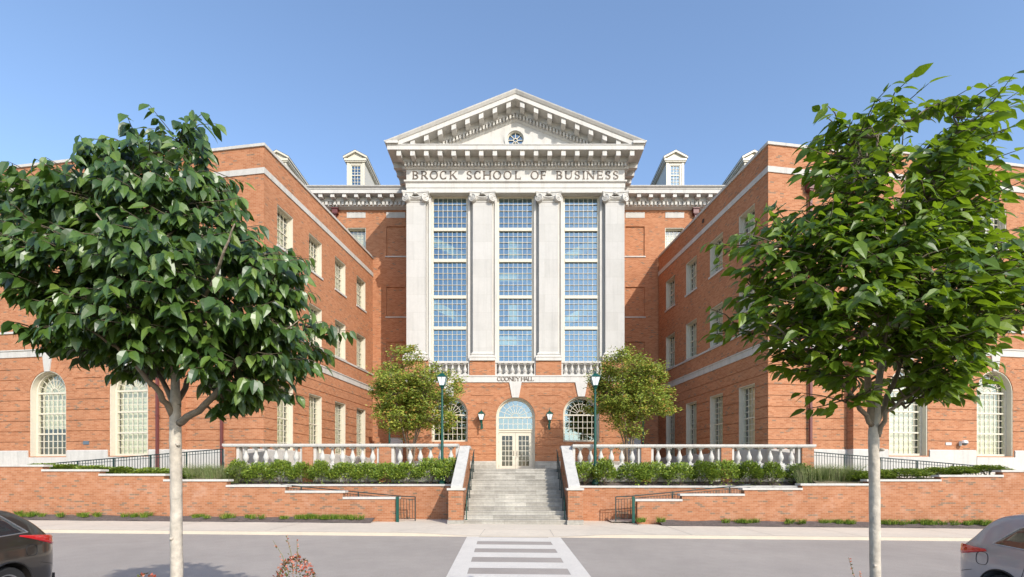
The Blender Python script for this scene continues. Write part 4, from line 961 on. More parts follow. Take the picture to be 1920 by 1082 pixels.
for s_, W_ in ((-1, WL_), (1, WR_)):
    def wt(x):
        for a, b, z in W_:
            if a <= x <= b: return z
        return 1.5
    x0, x1 = sorted((4.2 * s_, 14 * s_)); sheet('ramp', x0, x1, 21.84, 22.9, lambda x, y: 0.02 + max(0, (abs(x) - 5.0)) * 0.085, M['concrete'], 12, 1)
    x0, x1 = sorted((2.66 * s_, 13.6 * s_)); sheet('planter_soil', x0, x1, 23.19, 23.85, lambda x, y: 1.50 + (y - 23.2) * 0.5, M['mulch'], 20, 2)
    # sloping bed outside the balustrade
    x0, x1 = sorted((13.3 * s_, 45 * s_)); rl = lambda x: 2.32 - (abs(x) - 13.7) * 0.082
    sheet('planting_soil', x0, x1, 21.84, 24.4, lambda x, y: (wt(x) - 0.12) * (1 - min(1, (y - 21.84) / 2.0)) + max(1.55, rl(x)) * min(1, (y - 21.84) / 2.0), M['soil'], 60, 4)
    x0, x1 = sorted((13.9 * s_, 45 * s_)); sheet('path', x0, x1, 24.4, 31, lambda x, y: min(TF, max(1.6, rl(x)) + (y - 24.4) * 0.4), M['concrete'], 30, 6)
    # iron railing on the slope
    L0 = 13.95 * s_; LE = 22.6 * s_
    nm = 'left' if s_ < 0 else 'right'
    r = thing('iron_railing', 'black iron picket railing sloping down behind the %s street wall' % nm, 'railing', ((L0 + LE) / 2, 23.9, 2.0))
    xm = (L0 + LE) / 2; top = lambda x: 3.30 - (abs(x) - 13.9) * 0.084 - (0.12 if s_ > 0 else 0)
    mb = MB(); mb.tube([(L0 - xm, 0, top(L0) - 2), (LE - xm, 0, top(LE) - 2)], 0.026, 6); mb.build('top_rail', M['black'], r)
    mb = MB(); mb.tube([(L0 - xm, 0, top(L0) - 2.14), (LE - xm, 0, top(LE) - 2.14)], 0.014, 6); mb.tube([(L0 - xm, 0, top(L0) - 2.9), (LE - xm, 0, top(LE) - 2.9)], 0.014, 6); mb.build('lower_rails', M['black'], r)
    mb = MB(); x = L0; n = int(abs(LE - L0) / 0.13)
    for i in range(n + 1): x = L0 + (LE - L0) * i / n; mb.box(x - xm - 0.009, x - xm + 0.009, -0.009, 0.009, top(x) - 2.9, top(x) - 2.01)
    mb.build('pickets', M['black'], r)
    for i in range(6):
        x = L0 + (LE - L0) * i / 5; mb = MB(); mb.box(x - xm - 0.025, x - xm + 0.025, -0.025, 0.025, top(x) - 3.1, top(x) - 2.005); mb.build('post', M['black'], r)
    # ramp handrail and return panel
    r = thing('ramp_handrail', 'dark green handrail and picket panel at the foot of the %s ramp' % nm, 'handrail', (5.1 * s_, 22.0, 0))
    K_ = lambda a: (a - 5.1) * s_
    hz = (lambda a: 1.12 + (a - 4.45) * 0.088)
    far = 10.3
    mb = MB(); mb.tube([(K_(4.4), 0, 1.10), (K_(5.1), 0, 1.13), (K_(far), 0, hz(far))], 0.024, 6); mb.build('top_rail', M['black'], r)
    mb = MB(); mb.tube([(K_(4.4), 0, 0.98), (K_(5.1), 0, 1.02), (K_(far), 0, hz(far) - 0.12)], 0.014, 6); mb.tube([(K_(4.4), 0, 0.14), (K_(5.1), 0, 0.16), (K_(far), 0, hz(far) - 0.86)], 0.014, 6); mb.build('lower_rails', M['black'], r)
    mb = MB(); a = 4.52
    while a < far: mb.box(K_(a) - 0.009, K_(a) + 0.009, -0.009, 0.009, 0.15 + max(0, a - 5.1) * 0.08, hz(a) - 0.12 if a > 5.1 else 1.0); a += 0.13
    mb.build('pickets', M['black'], r)
    for a in (4.4, 6.9, 9.4): mb = MB(); mb.box(K_(a) - 0.022, K_(a) + 0.022, -0.022, 0.022, 0.0, hz(a) if a > 5 else 1.1); mb.build('post', M['black'], r)
    mb = MB(); mb.box(K_(5.04) - 0.055, K_(5.04) + 0.055, -0.62, -0.51, 0.0, 1.13); mb.build('end_post', M['green'], r)

# ================================================================== LAMPS
def lantern(mbg, mbm, z, s=1.0, cx_=0, cy=0):
    """four-sided tapered lantern: glass into mbg, frame into mbm; z = bottom of glass"""
    a, b, h = 0.11 * s, 0.21 * s, 0.37 * s
    c4 = [(-1, -1), (1, -1), (1, 1), (-1, 1)]
    mbg.hexa([(cx_ + x * a * .96, cy + y * a * .96, z) for x, y in c4], [(cx_ + x * b * .96, cy + y * b * .96, z + h) for x, y in c4])
    for x, y in c4: mbm.tube([(cx_ + x * a, cy + y * a, z), (cx_ + x * b, cy + y * b, z + h)], 0.013 * s, 4)
    for i in range(4):
        p, q_ = c4[i], c4[(i + 1) % 4]; mx_, my_ = (p[0] + q_[0]) / 2, (p[1] + q_[1]) / 2
        mbm.tube([(cx_ + mx_ * a, cy + my_ * a, z), (cx_ + mx_ * b, cy + my_ * b, z + h)], 0.006 * s, 4)
    mbm.hexa([(cx_ + x * b * 1.12, cy + y * b * 1.12, z + h) for x, y in c4], [(cx_ + x * b * 1.12, cy + y * b * 1.12, z + h + 0.025 * s) for x, y in c4])
    mbm.hexa([(cx_ + x * b * 1.02, cy + y * b * 1.02, z + h + 0.025 * s) for x, y in c4], [(cx_ + x * b * .45, cy + y * b * .45, z + h + 0.15 * s) for x, y in c4])
    mbm.lathe([(0.08 * s, z + h + 0.15 * s), (0.085 * s, z + h + 0.19 * s), (0.05 * s, z + h + 0.21 * s), (0.02 * s, z + h + 0.23 * s), (0.035 * s, z + h + 0.26 * s), (0.02 * s, z + h + 0.29 * s), (0.001, z + h + 0.33 * s)], 10, (cx_, cy, 0))
    mbm.hexa([(cx_ + x * a * 1.1, cy + y * a * 1.1, z - 0.03 * s) for x, y in c4], [(cx_ + x * a * 1.1, cy + y * a * 1.1, z) for x, y in c4])
def lamp_post(x, y, zb, label):
    t = thing('lamp_post', label, 'street lamp', (x, y, zb), 0, 'green lamp posts by the steps'); H = 4.62
    mb = MB(); mb.lathe([(0.16, 0), (0.16, 0.12), (0.125, 0.16), (0.12, 0.42), (0.085, 0.48), (0.072, 0.6), (0.068, 1.6), (0.055, 3.2), (0.046, H - 0.42), (0.075, H - 0.40), (0.075, H - 0.36), (0.045, H - 0.33), (0.045, H - 0.18), (0.09, H - 0.12), (0.10, H - 0.08), (0.05, H - 0.03)], 14); mb.build('pole', M['green'], t, smooth=False)
    g, m_ = MB(), MB(); lantern(g, m_, H); m_.build('lantern_frame', M['green'], t); g.build('lantern_glass', M['milk'], t)
lamp_post(-3.42, 23.4, 1.62, 'tall dark green lamp post with white lantern among the shrubs left of the steps')
lamp_post(3.72, 23.4, 1.62, 'tall dark green lamp post with white lantern among the shrubs right of the steps')
lamp_post(-8.4, 33.4, TF, 'green lamp post mostly hidden behind the leafy left terrace tree')
lamp_post(8.5, 33.4, TF, 'green lamp post mostly hidden behind the leafy right terrace tree')
for s_, nm in ((-1, 'left'), (1, 'right')):
    t = thing('wall_lantern', 'dark green wall lantern with white glass on the brick %s of the entrance arch' % nm, 'wall lamp', (2.19 * s_, YP, 5.0))
    mb = MB(); mb.lathe([(0.02, -0.03), (0.06, 0.0), (0.055, 0.1), (0.045, 0.35), (0.08, 0.42), (0.09, 0.5), (0.05, 0.57)], 10, (0, -0.42, 0.02)); mb.tube([(0, -0.02, 0.25), (0, -0.2, 0.18), (0, -0.36, 0.30)], 0.025, 6); mb.box(-0.07, 0.07, -0.03, -0.002, 0.08, 0.42); mb.build('bracket', M['green'], t)
    g, m_ = MB(), MB(); lantern(g, m_, 0.62, 0.98, 0, -0.42); m_.build('lantern_frame', M['green'], t); g.build('lantern_glass', M['milk'], t)
# wall plaques and camera
def onwall(O, U, N, t, d): return (O.x + U.x * t + N.x * d, O.y + U.y * t + N.y * d)
A2l = Cn + Tn * ST + Nf * 0.4
p = onwall(A2l, Tn, Nf, 9.75 - ST, 0.0); o = MB(); o.box(-0.17, 0.17, -0.03, 0.01, -0.09, 0.09); o = o.build('wall_plaque', M['plaque']); o.location = (*p, 3.72); o.rotation_euler = (0, 0, math.atan2(Nf.x, -Nf.y)); tag(o, 'small dark metal plaque low on the left wing between two arched windows', 'plaque')
Tr = Vector((-Tn.x, Tn.y)); Nr = Vector((-Nf.x, Nf.y)); A2r = Vector((12.38, 24.56)) + Tr * ST + Nr * 0.4
p = onwall(A2r, Tr, Nr, 9.85 - ST, 0.0); o = MB(); o.box(-0.17, 0.17, -0.03, 0.01, -0.07, 0.07); o = o.build('wall_plaque', mat('pale_sign_metal', (0.5, 0.5, 0.5), 0.4)); o.location = (*p, 3.66); o.rotation_euler = (0, 0, math.atan2(Nr.x, -Nr.y)); tag(o, 'small pale sign plate on the right wing beside a security camera', 'plaque')
p = onwall(A2r, Tr, Nr, 10.55 - ST, 0.0); t = thing('security_camera', 'white dome security camera on a wall bracket low on the right wing', 'camera', (*p, 3.7), math.atan2(Nr.x, -Nr.y))
mb = MB(); mb.box(-0.06, 0.06, -0.05, 0.01, -0.14, 0.08); mb.tube([(0, -0.04, 0.06), (0, -0.14, 0.1), (0, -0.22, 0.08)], 0.03, 8); mb.build('bracket', M['milk'], t)
mb = MB(); mb.lathe([(0.04, 0.14), (0.13, 0.09), (0.14, 0.0), (0.13, -0.02)], 14, (0, -0.24, 0)); mb.build('housing', M['milk'], t)
mb = MB(); mb.lathe([(0.12, -0.02), (0.11, -0.08), (0.06, -0.13), (0.001, -0.145)], 14, (0, -0.24, 0)); mb.build('dome', M['carglass'], t)

# ================================================================== PLANTS
def leafgeo(mb, p, ax, nrm, L_, W_, curl=0.15, simple=False):
    ax = ax.normalized(); sd = ax.cross(nrm)
    if sd.length < 1e-4: sd = ax.orthogonal()
    sd.normalize(); n = sd.cross(ax).normalized()
    if simple:
        mb.add([p, p + ax * L_ * .5 + sd * W_ / 2, p + ax * L_, p + ax * L_ * .5 - sd * W_ / 2], [(0, 1, 2, 3)]); return
    vs = [p]; up = n * W_ * 0.13
    for f, w_ in ((.2, .40), (.45, .5), (.72, .30)):
        q = p + ax * L_ * f - n * L_ * curl * f * f * 1.3; vs += [q, q + sd * W_ * w_ + up * w_ * 2, q - sd * W_ * w_ + up * w_ * 2]
    vs.append(p + ax * L_ - n * L_ * curl * 1.3)
    mb.add(vs, [(0, 2, 1), (1, 2, 5, 4), (4, 5, 8, 7), (7, 8, 10), (0, 1, 3), (1, 4, 6, 3), (4, 7, 9, 6), (7, 10, 9)])
def inpoly(x, y, P):
    c = False; j = len(P) - 1
    for i in range(len(P)):
        xi, yi = P[i]; xj, yj = P[j]
        if (yi > y) != (yj > y) and x < (xj - xi) * (y - yi) / (yj - yi) + xi: c = not c
        j = i
    return c
def span(y, P):
    xs_ = []
    for i in range(len(P)):
        (x0, y0), (x1, y1) = P[i - 1], P[i]
        if (y0 > y) != (y1 > y): xs_.append(x0 + (x1 - x0) * (y - y0) / (y1 - y0))
    return (min(xs_), max(xs_)) if xs_ else (0, 0)
def big_tree(label, Y0, trunk, limbs, P, nb, leafm, seed, droop, leafL, lift, tr, barkcol, depthk=0.75, nsh=5, nlf=7, holes=(), ngap=10, gap=34, nj=0.28, tm=0.8):
    rg = random.Random(seed)
    X = lambda px, d=0: (px - 966.5) * (Y0 + d) / 940
    Z = lambda py, d=0: CAMZ + (893 - py) * (Y0 + d) / 940
    base = Vector((X(trunk[0][0]), Y0, zr(X(trunk[0][0]), Y0) + 0.0))
    t = thing('tree', label, 'tree', base)
    L3 = lambda x, y, d=0: Vector((X(x, d), Y0 + d, Z(y, d))) - base
    mb = MB(); pts = [Vector((0, 0, -0.05)), Vector((0, 0, 0.12))] + [L3(*q) for q in trunk]; rad = [tr * 1.5, tr * 1.12] + [tr * r for r in [1.0] * 1 + [0.98, 0.95, 0.62, 0.45, 0.3, 0.18][:len(trunk) - 1]]
    # knots and pruning scars on the stem
    dens = []; rr = []
    for i in range(len(pts) - 1):
        for k in range(6):
            f = k / 6; dens.append(pts[i].lerp(pts[i + 1], f) + Vector((rg.uniform(-1, 1), rg.uniform(-1, 1), 0)) * tr * 0.04); rr.append((rad[i] * (1 - f) + rad[i + 1] * f) * rg.uniform(0.97, 1.04))
    dens.append(pts[-1]); rr.append(rad[-1]); mb.tube(dens, rr, 14)
    zk = Z(795) - base.z
    for q in (0.12, 0.45, 0.62, 0.93):
        a = rg.uniform(-2.4, -0.6); c = pts[1].lerp(Vector((0, 0, zk)), q) ; mb.lathe([(tr * 0.35, -0.01), (tr * 0.32, 0.012), (tr * 0.2, 0.022)], 8, (0, 0, 0), Matrix.Translation(c + Vector((math.cos(a), math.sin(a), 0)) * tr * 0.97) @ Matrix.Rotation(a - math.pi / 2, 4, 'Z') @ Matrix.Rotation(R(-90), 4, 'X'))
    nodes = [(L3(*q), 0.03) for q in trunk[2:]]
    mb.cur = 1
    for lb, r0 in limbs:
        lp = [L3(*q) for q in lb]; dn = []; rr = []
        n = len(lp)
        for i in range(n - 1):
            for k in range(4):
                f = k / 4; dn.append(lp[i].lerp(lp[i + 1], f) + Vector((rg.uniform(-1, 1), rg.uniform(-1, 1), rg.uniform(-1, 1))) * 0.012); rr.append(r0 * (1 - 0.8 * (i + f) / (n - 1)))
        dn.append(lp[-1]); rr.append(r0 * 0.2); mb.tube(dn, rr, 8)
        nodes += [(p, r_) for p, r_ in zip(dn[3:], rr[3:])]
    lf = MB(); tg = MB(); MG = 0.27 * 940 / Y0; ys = [p[1] for p in P]; xs_ = [p[0] for p in P]; B_ = []; tries = 0; GP = []
    while len(GP) < ngap:
        hx, hy = rg.uniform(min(xs_), max(xs_)), rg.uniform(min(ys), max(ys))
        if inpoly(hx, hy, P): GP.append((hx, hy, gap * rg.uniform(.9, 1.9), gap * rg.uniform(.6, 1.0)))
    while len(B_) < nb and tries < nb * 200:
        tries += 1; px, py = rg.uniform(min(xs_), max(xs_)), rg.uniform(min(ys), max(ys))
        if not inpoly(px, py, P): continue
        if any(((px - hx) / ha) ** 2 + ((py - hy) / hb) ** 2 < 1 for hx, hy, ha, hb in GP): continue
        if any(((px - hx) / ha) ** 2 + ((py - hy) / hb) ** 2 < 1 for hx, hy, ha, hb in holes): continue
        ccx, ccy = sum(xs_) / len(xs_), sum(ys) / len(ys); dd_ = math.hypot(px - ccx, py - ccy); mg_ = MG * (0.0 if rg.random() < .14 and py > ccy - 60 else 1) * (tm if py < ccy - 100 else 1); kk_ = max(0.1, 1 - mg_ / dd_) if dd_ > MG * 1.1 else 1; px, py = ccx + (px - ccx) * kk_, ccy + (py - ccy) * (kk_ if py < ccy else (1 + kk_) / 2)
        a, b = span(py, P); hw = max(10, (b - a) / 2); c = (a + b) / 2; e = min(1, abs(px - c) / hw)
        vt = min(1, min(py - min(ys), max(ys) - py) / 90 + 0.25)
        dm = hw * Y0 / 940 * depthk * math.sqrt(max(0.04, 1 - e * e)) * vt
        d = dm * (rg.random() ** 0.5) * rg.choice((-1, -1, 1))
        q = L3(px, py, d)
        if any((q - o_)  .length < 0.032 * Y0 for o_ in B_): continue
        B_.append(q)
    tops = sorted(B_, key=lambda v: v.length)
    axis = nodes[0][0]
    for q in tops:
        n_, r_ = min(nodes, key=lambda a: (a[0] - q).length + (0.6 if a[0].z > q.z + 0.1 else 0))
        mid = n_.lerp(q, 0.5) + Vector((0, 0, -0.04)) * 1
        tw = [n_, mid, q]; tg.tube(tw, [min(r_ * 0.8, 0.013), 0.009, 0.005], 5); nodes.append((q, 0.012)); nodes.append((mid, 0.012))
        out = Vector((q.x, q.y, 0)); out = out.normalized() if out.length > 0.05 else Vector((1, 0, 0))
        for s_ in range(nsh):
            a = rg.uniform(-1.5, 1.5); dr = Matrix.Rotation(a, 3, 'Z') @ out; dr.z = rg.uniform(-0.15, 0.35) + lift; dr.normalize()
            ln = rg.uniform(0.16, 0.32); st_ = q + Vector((rg.uniform(-1, 1), rg.uniform(-1, 1), rg.uniform(-.7, .7))) * 0.09
            en = st_ + dr * ln; tg.tube([q, st_.lerp(en, .5) + Vector((0, 0, 0.02)), en], [0.005, 0.004, 0.002], 4, False)
            for k in range(nlf):
                f = 0.15 + 0.85 * k / (nlf - 1); bp = st_ + dr * ln * f; sdv = dr.cross(Vector((0, 0, 1))).normalized() * (1 if k % 2 else -1)
                ax = dr * rg.uniform(0.3, 0.8) + sdv * rg.uniform(0.4, 0.9) * (0.2 if k == nlf - 1 else 1) + Vector((0, 0, -droop * rg.uniform(0.4, 1.3)))
                nr = Vector((rg.gauss(0, nj), rg.gauss(0, nj), 1)) + out * 0.2 + Vector((0.15, -0.35, 0))
                sz = leafL * rg.uniform(0.7, 1.15); leafgeo(lf, bp, ax, nr, sz, sz * rg.uniform(0.46, 0.58), rg.uniform(0.05, 0.3))
    tk = mb.build('trunk', [barkcol, M['limb']], t, smooth=True); tg.build('twigs', M['twig'], t, smooth=True)
    lf.build('crown', leafm, t, uv=False)
    return t
PL = [(300, 215), (345, 212), (385, 218), (405, 285), (415, 320), (450, 350), (455, 405), (490, 440), (535, 450), (570, 500), (590, 570), (592, 635), (555, 650), (560, 690), (540, 735), (500, 745), (475, 800), (425, 805), (400, 720), (385, 650), (330, 640), (300, 660), (300, 745), (262, 740), (235, 690), (160, 695), (150, 655), (90, 645), (65, 605), (20, 560), (55, 520), (-40, 500), (-35, 440), (25, 400), (-30, 345), (50, 320), (120, 290), (170, 262), (210, 245), (250, 240)]
big_tree('glossy broad leaved tree with dense drooping dark green crown, nearest the parked dark car', 4.5,
    [(331, 1060, 0), (330, 900, 0), (329, 790, 0), (329, 700, 0.02), (330, 560, 0.0), (333, 440, 0.05), (336, 345, 0.0)],
    [([(332, 795, 0), (372, 770, -.1), (420, 722, -.2), (452, 665, -.3), (478, 600, -.4), (545, 540, -.5)], 0.034), ([(452, 665, -.3), (500, 640, -.45), (560, 600, -.6)], 0.016),
     ([(326, 780, 0), (300, 738, -.15), (262, 690, -.3), (222, 652, -.5), (150, 610, -.7)], 0.030), ([(327, 760, 0), (303, 715, .2), (270, 640, .4), (180, 520, .6), (90, 450, .7)], 0.026),
     ([(331, 765, 0), (352, 715, .2), (392, 650, .4), (440, 540, .6), (500, 480, .7)], 0.028), ([(329, 700, .02), (300, 600, -.4), (240, 480, -.8), (180, 400, -1.0)], 0.024),
     ([(329, 690, .02), (370, 590, -.5), (420, 480, -.9), (440, 420, -1.0)], 0.022), ([(330, 560, 0), (290, 450, .3), (230, 350, .5)], 0.018), ([(330, 560, 0), (380, 440, .4), (410, 350, .6)], 0.018), ([(329, 720, 0), (310, 600, .8), (280, 500, 1.1)], 0.02)],
    PL, 335, M['leafa'], 11, 0.95, 0.128, 0.05, 0.049, M['bark'], depthk=0.6, ngap=28, gap=26, nj=0.55, nlf=8, holes=[(345, 720, 45, 60)])
PR = [(1590, 155), (1650, 150), (1720, 140), (1790, 140), (1830, 160), (1860, 205), (1895, 228), (1890, 270), (1905, 295), (1880, 320), (1880, 370), (1855, 395), (1850, 440), (1900, 450), (1990, 500), (2000, 600), (1940, 650), (1870, 665), (1830, 700), (1790, 775), (1740, 790), (1700, 800), (1670, 740), (1610, 720), (1590, 800), (1540, 800), (1510, 735), (1450, 705), (1420, 655), (1375, 610), (1400, 560), (1430, 540), (1400, 485), (1400, 455), (1470, 440), (1510, 380), (1550, 320), (1550, 230), (1555, 200)]
big_tree('young broad leaved tree with bright airy upright crown, nearest the parked silver car', 3.6,
    [(1641, 1070, 0), (1640, 930, 0), (1638, 810, 0), (1650, 700, 0), (1690, 520, 0), (1735, 370, 0), (1765, 270, 0)],
    [([(1637, 812, 0), (1628, 740, 0), (1622, 640, -.1), (1610, 500, -.2), (1600, 360, -.2), (1610, 280, -.2)], 0.026), ([(1636, 800, 0), (1605, 755, -.1), (1560, 690, -.2), (1490, 640, -.3), (1420, 590, -.4)], 0.018),
     ([(1640, 800, 0), (1665, 745, .1), (1700, 660, .1), (1780, 560, .1), (1880, 500, .1)], 0.022), ([(1642, 820, 0), (1660, 775, -.1), (1720, 730, -.2), (1800, 690, -.3)], 0.018),
     ([(1622, 640, -.1), (1560, 560, .2), (1480, 500, .3)], 0.014), ([(1622, 600, -.1), (1580, 500, -.4), (1520, 420, -.5)], 0.012), ([(1690, 520, 0), (1750, 450, .4), (1810, 370, .4)], 0.016),
     ([(1690, 520, 0), (1695, 420, -.4), (1698, 330, -.4)], 0.012), ([(1650, 700, 0), (1720, 600, .6), (1800, 560, .8)], 0.016), ([(1650, 700, 0), (1640, 560, .6), (1640, 400, .6)], 0.014)],
    PR, 235, M['leafb'], 23, 0.5, 0.108, 0.2, 0.035, M['bark'], depthk=0.5, ngap=46, gap=28, nj=0.6, nlf=7, tm=0.95, holes=[(1640, 740, 40, 50)])

def small_tree(label, x, y, zb, zc0, zc1, r, seed, lean=0):
    rg = random.Random(seed); t = thing('tree', label, 'tree', (x, y, zb)); mb = MB(); lf = MB(); H0, H1 = zc0 - zb, zc1 - zb; tips = []
    for k in range(6):
        a = 2 * math.pi * k / 6 + rg.uniform(-.3, .3); b = Vector((math.cos(a) * 0.10, math.sin(a) * 0.10, 0)); m1 = Vector((math.cos(a) * 0.28, math.sin(a) * 0.28, H0 * 0.9)); m2 = Vector((math.cos(a) * r * .5, math.sin(a) * r * .5, (H0 + H1) / 2)); e = Vector((math.cos(a) * r * .6 + lean, math.sin(a) * r * .6, H1 * 0.9))
        mb.tube([b, b.lerp(m1, .5) + Vector((rg.uniform(-.05, .05), 0, 0)), m1, m2, e], [0.055, 0.045, 0.038, 0.024, 0.01], 7); tips += [m1, m2, e, m1.lerp(m2, .5), m2.lerp(e, .5)]
    n = 0; N_ = 290; zc_ = (H0 + H1) / 2; hz = (H1 - H0) / 2
    while n < N_:
        u = Vector((rg.gauss(0, 1), rg.gauss(0, 1), rg.gauss(0, 1))).normalized(); rr = rg.random() ** 0.4
        lump = 1 + 0.20 * math.sin(u.x * 5 + seed) + 0.18 * math.sin(u.z * 7 + seed * 2) + 0.1 * math.sin(u.y * 9 + u.x * 4)
        q = Vector((u.x * r * rr * lump + lean * (u.z + 1) * .5, u.y * r * rr * lump, zc_ + u.z * hz * rr * lump * (1.0 if u.z > 0 else 0.9)))
        tp = min(tips, key=lambda a: (a - q).length); mb.tube([tp, tp.lerp(q, .5) + Vector((0, 0, .08)), q], [0.012, 0.009, 0.004], 4, False)
        cr = rg.uniform(0.25, 0.5)
        for i in range(95):
            w_ = Vector((rg.gauss(0, 1), rg.gauss(0, 1), rg.gauss(0, .55))) * cr * 0.55; ax = Vector((rg.gauss(0, 1) + u.x * .6, rg.gauss(0, 1) + u.y * .6, rg.uniform(-.6, .5)))
            leafgeo(lf, q + w_, ax, Vector((rg.gauss(0, .7) + .3, rg.gauss(0, .7) - .7, .8)), rg.uniform(0.11, 0.18), rg.uniform(0.055, 0.09), simple=True)
        n += 1
    mb.build('trunk', M['bark2'], t, smooth=True); lf.build('crown', M['leafc'], t, uv=False)
small_tree('small multi stemmed tree with fine yellow green leaves on the left of the terrace', -5.65, 27.0, TF, 3.95, 8.7, 2.2, 3, 0.0)
small_tree('small multi stemmed tree with fine yellow green leaves on the right of the terrace', 6.05, 27.0, TF, 4.05, 8.75, 2.35, 8, 0.0)

# hedge shrubs
def shrub_proto(seed):
    rg = random.Random(seed); t = thing('shrub', '', 'shrub'); lf = MB(); st_ = MB()
    for k in range(7): a = rg.uniform(0, 6.28); st_.tube([(0, 0, 0), (math.cos(a) * .2, math.sin(a) * .2, .35), (math.cos(a) * .35, math.sin(a) * .35, .7)], [.012, .008, .004], 4)
    for i in range(3600):
        u = Vector((rg.gauss(0, 1), rg.gauss(0, 1), abs(rg.gauss(0, 1)) - 0.25)).normalized(); rr = 0.60 + 0.44 * rg.random(); lump = 1 + 0.10 * math.sin(u.x * 7 + seed) * math.cos(u.y * 6 + seed) + 0.08 * math.sin(u.z * 9)
        q = Vector((u.x * .60 * rr * lump, u.y * .5 * rr * lump, .42 + u.z * .52 * rr * lump))
        leafgeo(lf, q, u + Vector((rg.gauss(0, .6), rg.gauss(0, .6), rg.gauss(0.2, .5))), Vector((rg.gauss(0, .6), rg.gauss(0, .6) - .4, 1)) + u * 0.5, rg.uniform(.06, .11), rg.uniform(.035, .06), simple=True)
    lf.build('foliage', M['leafd'], t, uv=False); st_.build('stems', M['bark2'], t); return t
SP = [shrub_proto(s_) for s_ in (1, 2, 3)]; used = set()
ORD = ['first', 'second', 'third', 'fourth', 'fifth', 'sixth', 'seventh', 'eighth', 'ninth', 'tenth', 'eleventh', 'twelfth']
def put_shrub(x, y, z, s_, label, group):
    k = rnd.randrange(3); o = SP[k]
    if k in used: o = dup(o)
    used.add(k); o.location = (x, y, z); o.rotation_euler = (0, 0, rnd.uniform(0, 6.28)); o.scale = s_; o['label'] = label; o['group'] = group
for i in range(11): put_shrub(-3.05 - i * 0.99 + rnd.uniform(-.12, .12), 23.48 + rnd.uniform(-.06, .06), 1.56, (rnd.uniform(1.12, 1.35), .95, rnd.uniform(1.05, 1.22) + (0.22 if i in (0, 1) else 0)), 'rounded green hedge shrub, %s from the steps in the left planter row' % ORD[i], 'hedge shrubs in the left planter')
for i in range(10): put_shrub(3.15 + i * 1.12 + rnd.uniform(-.12, .12), 23.48 + rnd.uniform(-.06, .06), 1.52, (rnd.uniform(1.5, 1.75), 1.0, rnd.uniform(1.05, 1.22) + (0.22 if i == 1 else 0)), 'rounded green hedge shrub, %s from the steps in the right planter row' % ORD[i], 'hedge shrubs in the right planter')
for s_, nm in ((-1, 'left'), (1, 'right')):
    for i in range(6): put_shrub(s_ * (15.2 + i * 1.25) + rnd.uniform(-.2, .2), 22.75, (1.72 if s_ < 0 else 1.64) + 0.08 * i, (1.5, 1.2, .62 - 0.03 * i), 'low spreading green shrub, %s out from the balustrade end on the %s slope' % (ORD[i], nm), 'low shrubs on the %s slope' % nm)
def tuft(mb, x, y, z, n, h, r, rg, wd=0.008, lean=0.5):
    for i in range(n):
        a = rg.uniform(0, 6.28); b = Vector((x + math.cos(a) * r * rg.random(), y + math.sin(a) * r * .5 * rg.random(), z)); hh = h * rg.uniform(.5, 1.1); l = Vector((math.cos(a), math.sin(a), 0)) * hh * lean * rg.random(); s_ = Vector((-math.sin(a + 1), math.cos(a + 1), 0)) * wd
        m1 = b + l * .35 + Vector((0, 0, hh * .6)); e = b + l + Vector((0, 0, hh * .9)); mb.add([b - s_, b + s_, m1 + s_ * .8, m1 - s_ * .8, e], [(0, 1, 2, 3), (3, 2, 4)])
rg = random.Random(5)
for k, (x, s2) in enumerate(((-13.5, 'left'), (-14.5, 'left'), (13.7, 'right'), (14.7, 'right'))):
    t = thing('ornamental_grass', 'feathery olive ornamental grass clump %s the %s balustrade pier' % ('nearest' if k in (0, 2) else 'one further out from', s2), 'grass clump', (x, 22.75, 1.68)); mb = MB()
    tuft(mb, 0, 0, 0, 1100, 1.0, .95, rg, .006, .8); mb.build('blades', M['oat'], t, uv=False)
mb = MB()
for a, b, dn in ((25, 82, 9), (100, 125, 3), (148, 200, 8), (232, 255, 3), (268, 292, 3), (345, 388, 7), (415, 445, 3), (464, 492, 4), (520, 540, 3), (558, 612, 16), (608, 682, 14), (1200, 1216, 3), (1236, 1246, 2), (1360, 1378, 3), (1385, 1425, 7), (1472, 1490, 4), (1500, 1512, 2), (1540, 1602, 12), (1650, 1700, 8), (1700, 1770, 12), (1785, 1830, 10), (1825, 1880, 12)):
    for i in range(dn):
        px = rg.uniform(a, b); y = rg.uniform(21.0, 21.42); x = (px - 966.5) * y / 940; tuft(mb, x, y, zs(x, y) + .12, 60, rg.uniform(.14, .30), .18, rg, .008, .9)
tag(mb.build('weeds', M['grass'], uv=False), kind='stuff')
